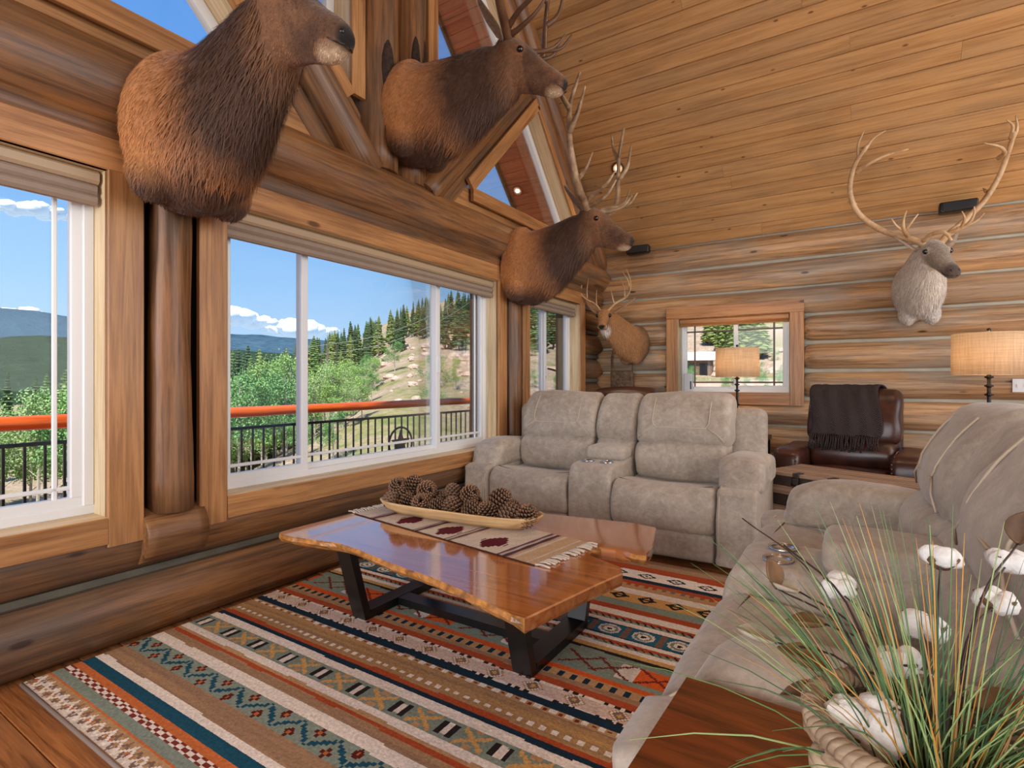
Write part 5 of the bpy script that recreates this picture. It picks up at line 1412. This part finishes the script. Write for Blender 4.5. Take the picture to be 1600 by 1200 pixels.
def aspen_mesh(seed, mat, wide=1.0, n=3600, bush=False):
    r_ = random.Random(seed); m_ = MB(); H_ = 8.0
    z0 = .6 if bush else 2.2
    m_.tube([(0, 0, -.4), (.1, .0, 3), (.0, .1, H_*.85)], [.11, .08, .02], 6, 1)
    cl_ = [(Vector((r_.gauss(0, .75)*wide, r_.gauss(0, .75)*wide, r_.uniform(z0+.5, H_-.6))), r_.uniform(.5, 1.0)*wide) for _ in range(16)]
    for (c_, q) in cl_:
        m_.tube([(0, 0, max(.5, c_.z-1.2)), c_], [.03, .012], 4, 1, cap=False)
        for k in range(n//16):
            p = c_+Vector((r_.gauss(0, .42), r_.gauss(0, .42), r_.gauss(0, .42)))*q*1.1; s_ = r_.uniform(.05, .10)
            a = Vector((r_.gauss(0, 1), r_.gauss(0, 1), r_.gauss(0, 1))).normalized(); b = a.orthogonal().normalized(); c2 = a.cross(b)
            m_.add([p+b*s_, p+c2*s_*.8, p-b*s_, p-c2*s_*.8], [(0, 1, 2, 3)])
    o = m_.build('aspen', None, None, False, [mat, m_aspb]); me = o.data; bpy.data.objects.remove(o); return me
con = [conifer_mesh(1, m_ndl[0]), conifer_mesh(2, m_ndl[1], .85), conifer_mesh(3, m_ndl[2], 1.1), conifer_mesh(4, m_ndl[1], .7), conifer_mesh(9, m_ndl[1], .6, True)]
asp = [aspen_mesh(11, m_leaf[0]), aspen_mesh(12, m_leaf[1], 1.2), aspen_mesh(13, m_leaf[2], .9), aspen_mesh(14, m_leaf[1], 1.5, 3800, True)]
rt = random.Random(42)
placed = []
def put(name, me, th, R, h, H0, label, cat, group):
    for _ in range(14):                                      # keep neighbours from standing in each other
        t_ = math.radians(th); x, y_ = -1-R*math.cos(t_), R*math.sin(t_)
        if all((x-a)**2+(y_-b)**2 > (.17*(h+c)*.62)**2 for a, b, c in placed): break
        th += rt.uniform(-1.2, 1.2); R *= rt.uniform(.95, 1.06)
    placed.append((x, y_, h)); o = bpy.data.objects.new(name, me); COL.objects.link(o)
    s_ = h/H0; o.location = (x, y_, ground_z(x, y_)-.05); o.scale = (s_*rt.uniform(.9, 1.15), s_*rt.uniform(.9, 1.15), s_); o.rotation_euler = (0, 0, rt.uniform(0, 6.28))
    return tag(o, label, cat, group)
GV, GH, GA, GS = 'conifers in the valley', 'conifers on the hill', 'aspens below the deck', 'shrubs on the rocky slope'
LV, LH = 'conifer of the dense valley forest beyond the deck railing', 'conifer of the wooded hilltop seen through the wide window'
LA, LS = 'leafy bright green aspen between the deck railing and the conifers', 'low green shrub on the pale rocky hillside'
def top_ang(th): return float(np.interp(th, [-5, 10, 20, 29, 35, 41.6, 45.5, 50.8, 56, 63, 70], [.0, .012, .028, .055, .068, .096, .122, .165, .185, .20, .20]))
def gz_at(th, R): t_ = math.radians(th); return ground_z(-1-R*math.cos(t_), R*math.sin(t_))
def put_top(name, me, th, R, ang, H0, lo, hi, *a): return put(name, me, th, R, max(lo, min(hi, 1.15+ang*R-gz_at(th, R))), H0, *a)
for k in range(118):                                         # valley forest
    th = rt.uniform(-2, 42) if k < 70 else rt.uniform(26, 43); R = rt.uniform(45, 115); put_top('conifer', con[rt.choice((0, 0, 1, 1, 2, 3))], th, R, top_ang(th)*rt.uniform(.35, 1.02)-.015*(R < 70), 10, 4, 14, LV, 'tree', GV)
nk = 0
while nk < 150:                                              # hilltop
    th = rt.uniform(38, 66); R = rt.uniform(48, 125)
    if (gz_at(th, R)-1.15)/R < (.055 if th > 46.5 else -.03): continue
    nk += 1; put_top('conifer', con[rt.choice((0, 1, 1, 2, 3))], th, R, top_ang(th)*rt.uniform(.82, 1.03), 10, 4, 13, LH, 'tree', GH)
for k in range(12):
    th = rt.uniform(36, 48); put_top('dead_snag', con[4], th, rt.uniform(55, 90), top_ang(th)*rt.uniform(.7, .98), 10, 4, 12, 'bare grey dead tree standing among the hillside conifers', 'tree', 'dead snags')
for k in range(18):
    th = rt.uniform(18, 44); put_top('conifer', con[rt.choice((0, 1, 2))], th, rt.uniform(30, 44), top_ang(th)*rt.uniform(.1, .8), 10, 4, 11, 'conifer rising close behind the aspens below the deck', 'tree', 'near conifers')
for k in range(52):
    th = rt.uniform(18, 47); put_top('aspen', asp[rt.choice((0, 1, 2))], th, rt.uniform(26, 46), rt.uniform(-.05, .035)*(1 if th > 30 else .7), 8, 2.5, 8, LA, 'tree', GA)
for k in range(34):
    th = rt.uniform(33, 48); put_top('aspen', asp[rt.choice((0, 1, 2))], th, rt.uniform(18, 44), rt.uniform(-.08, .045), 8, 2.2, 7, 'slender aspen on the lower slope just beyond the star railing', 'tree', 'aspens on the lower slope')
for k in range(16): put_top('aspen', asp[rt.choice((0, 1, 2))], rt.uniform(0, 18), rt.uniform(24, 40), rt.uniform(-.06, -.01), 8, 2.5, 7, 'leafy aspen low beyond the railing through the left window', 'tree', 'aspens by the left window')
for k, (th, R, a_) in enumerate(((47.6, 30, .02), (48.6, 44, .085), (55.5, 26, .055), (53.8, 34, .02), (57, 30, .03), (45, 36, .04))): put_top('aspen', asp[(1, 1, 3, 1, 0, 1)[k]], th, R, a_, 8, 2, 8, 'full round aspen on the open slope right of the valley', 'tree', 'aspens on the open slope')
for k in range(60): put('shrub', asp[3], rt.uniform(52, 98), rt.uniform(30, 85), rt.uniform(.7, 1.7), 8, LS, 'shrub', GS)
for k in range(9): put('conifer', con[2], rt.uniform(81.2, 85.5), rt.uniform(56, 66), rt.uniform(4.5, 7), 10, 'yellow-green young pine on the slope behind the far window', 'tree', 'young pines behind the far window')
# boulders on the slope
m_rock = plain('pinkish granite', srgb(206, 178, 158), .9, var=.25, scale=3, bump=.6)
rk = []
for q in range(3):
    b_ = MB().ball((0, 0, 0), 1, 10); vv = [Vector(v)*(1+.35*noise.noise(Vector(v)*1.3+Vector((q*7, 0, 0)))) for v in b_.v]; o = mesh_obj('boulder', vv, b_.f, m_rock, None, False); rk.append(o.data); bpy.data.objects.remove(o)
for k in range(150):
    th = rt.uniform(42, 60) if k < 90 else rt.uniform(60, 98); R = rt.uniform(26, 62); t_ = math.radians(th); x, y_ = -1-R*math.cos(t_), R*math.sin(t_)
    o = bpy.data.objects.new('boulder', rk[k % 3]); COL.objects.link(o); s_ = rt.uniform(.15, .5)*(R/38); o.scale = (s_*1.2, s_, s_*.7); o.rotation_euler = (0, 0, rt.uniform(0, 6)); o.location = (x, y_, ground_z(x, y_)+s_*.12)
    tag(o, 'pinkish granite boulder on the sunny hillside', 'rock', 'boulders on the hillside')
for k in range(14):
    th = rt.uniform(4, 50); R = rt.uniform(14, 30); t_ = math.radians(th); x, y_ = -1-R*math.cos(t_), R*math.sin(t_); a = rt.uniform(0, 3.1); L = rt.uniform(1.2, 2.5)
    p0 = Vector((x, y_, ground_z(x, y_)+.15)); x2, y2 = x+L*math.cos(a), y_+L*math.sin(a); p1 = Vector((x2, y2, ground_z(x2, y2)+.2)); o = log('fallen_log', p0, p1, .12, .08, m_dead, seg=8)
    tag(o, 'grey fallen log lying on the ground below the deck', 'log', 'fallen logs below the deck')
# barn and dirt road behind the far window
m_road = plain('dirt road', srgb(206, 168, 142), .95, var=.1, scale=1)
vs = []; fs = []
for i in range(41):
    x = -18+50*i/40
    for j in range(6):
        yy = 38+5.5*j/5+.10*x; vs.append((x, yy, ground_z(x, yy)+.12))
for i in range(40):
    for j in range(5): a = i*6+j; fs.append((a, a+6, a+7, a+1))
rd = mesh_obj('dirt_road', vs, fs, m_road); tag(rd, kind='structure')
bz = ground_z(-9.0, 49); bn = empty('hillside_cabin', (-9.0, 49, bz), math.radians(10), 'small weathered cabin with a pale roof on the slope behind the far window', 'building')
bn.scale = (.62, .62, .62)
MB().box(-2.2, 2.2, -1.6, 1.6, -1, 1.9).build('wall', plain('weathered cabin wall', srgb(120, 92, 76), .9, var=.2), bn, False)
MB().add([(-2.6, -2.1, 1.7), (2.6, -2.1, 1.7), (2.6, 0, 2.9), (-2.6, 0, 2.9), (-2.6, 2.1, 1.7), (2.6, 2.1, 1.7), (-2.6, -2.1, 1.82), (2.6, -2.1, 1.82), (2.6, 0, 3.02), (-2.6, 0, 3.02), (-2.6, 2.1, 1.82), (2.6, 2.1, 1.82)], [(0, 1, 2, 3), (3, 2, 5, 4), (6, 9, 8, 7), (9, 10, 11, 8), (0, 6, 7, 1), (4, 5, 11, 10), (0, 3, 9, 6), (3, 4, 10, 9), (1, 7, 8, 2), (2, 8, 11, 5)]).build('roof', plain('pale metal roof', srgb(226, 214, 200), .5), bn, False)
MB().box(-1.2, -.3, -1.66, -1.6, 0, 1.2).build('window', m_blackm, bn, False); MB().box(.5, 1.5, -1.66, -1.6, -.6, 1.3).build('door', m_blackm, bn, False)
# power lines across the hillside
for dz in (0, 1.0):
    pts = []
    for k in range(21):
        q = k/20; th = math.radians(38+20*q); R = 62-18*q; pts.append((-1-R*math.cos(th), R*math.sin(th), 4.0+4.6*q+dz-1.0*math.sin(PI*q)))
    tag(MB().tube(pts, .018, 4).build('power_line', plain('wire', srgb(190, 190, 186), .5)), 'upper power line across the hillside' if dz else 'lower power line across the hillside', 'power line')
# cumulus clouds, far away
m_cloud = MN('cloud'); m_cloud.base((.95, .96, .98, 1), 1, 0, 0); m_cloud = m_cloud.m
def cloud(th, el, R, w, h, seed, label):
    t_ = math.radians(th); c_ = Vector((-R*math.cos(t_), R*math.sin(t_), el*R)); r_ = random.Random(seed); m_ = MB(); side = Vector((math.sin(t_), math.cos(t_), 0))
    for k in range(26):
        q = r_.uniform(-1, 1); s_ = (1-abs(q))*.55+.18; p = c_+side*w*R*.5*q+Vector((0, 0, h*R*s_*r_.uniform(0, .7)))+Vector((-math.cos(t_), math.sin(t_), 0))*r_.uniform(-1, 1)*w*R*.2
        b_ = MB().ball((0, 0, 0), 1, 14); s_ *= h*R*.75
        m_.add([p+Vector((v[0]*1.5, v[1]*1.5, v[2]))*s_*(1+.25*noise.noise(Vector(v)*2.2+Vector((k, seed, 0)))) for v in b_.v], b_.f)
    tag(m_.build('cloud', m_cloud), label, 'cloud', 'clouds')
cloud(29.5, .098, 4200, .17, .028, 1, 'long white cumulus cloud low over the ridge in the wide window')
cloud(36.0, .085, 4300, .12, .03, 2, 'white cloud just over the conifers left of the window mullion')
cloud(15.6, .236, 3500, .085, .018, 3, 'small white cloud high in the left window')
cloud(15.2, .088, 4300, .09, .016, 4, 'small white cloud just above the blue ridge in the left window')
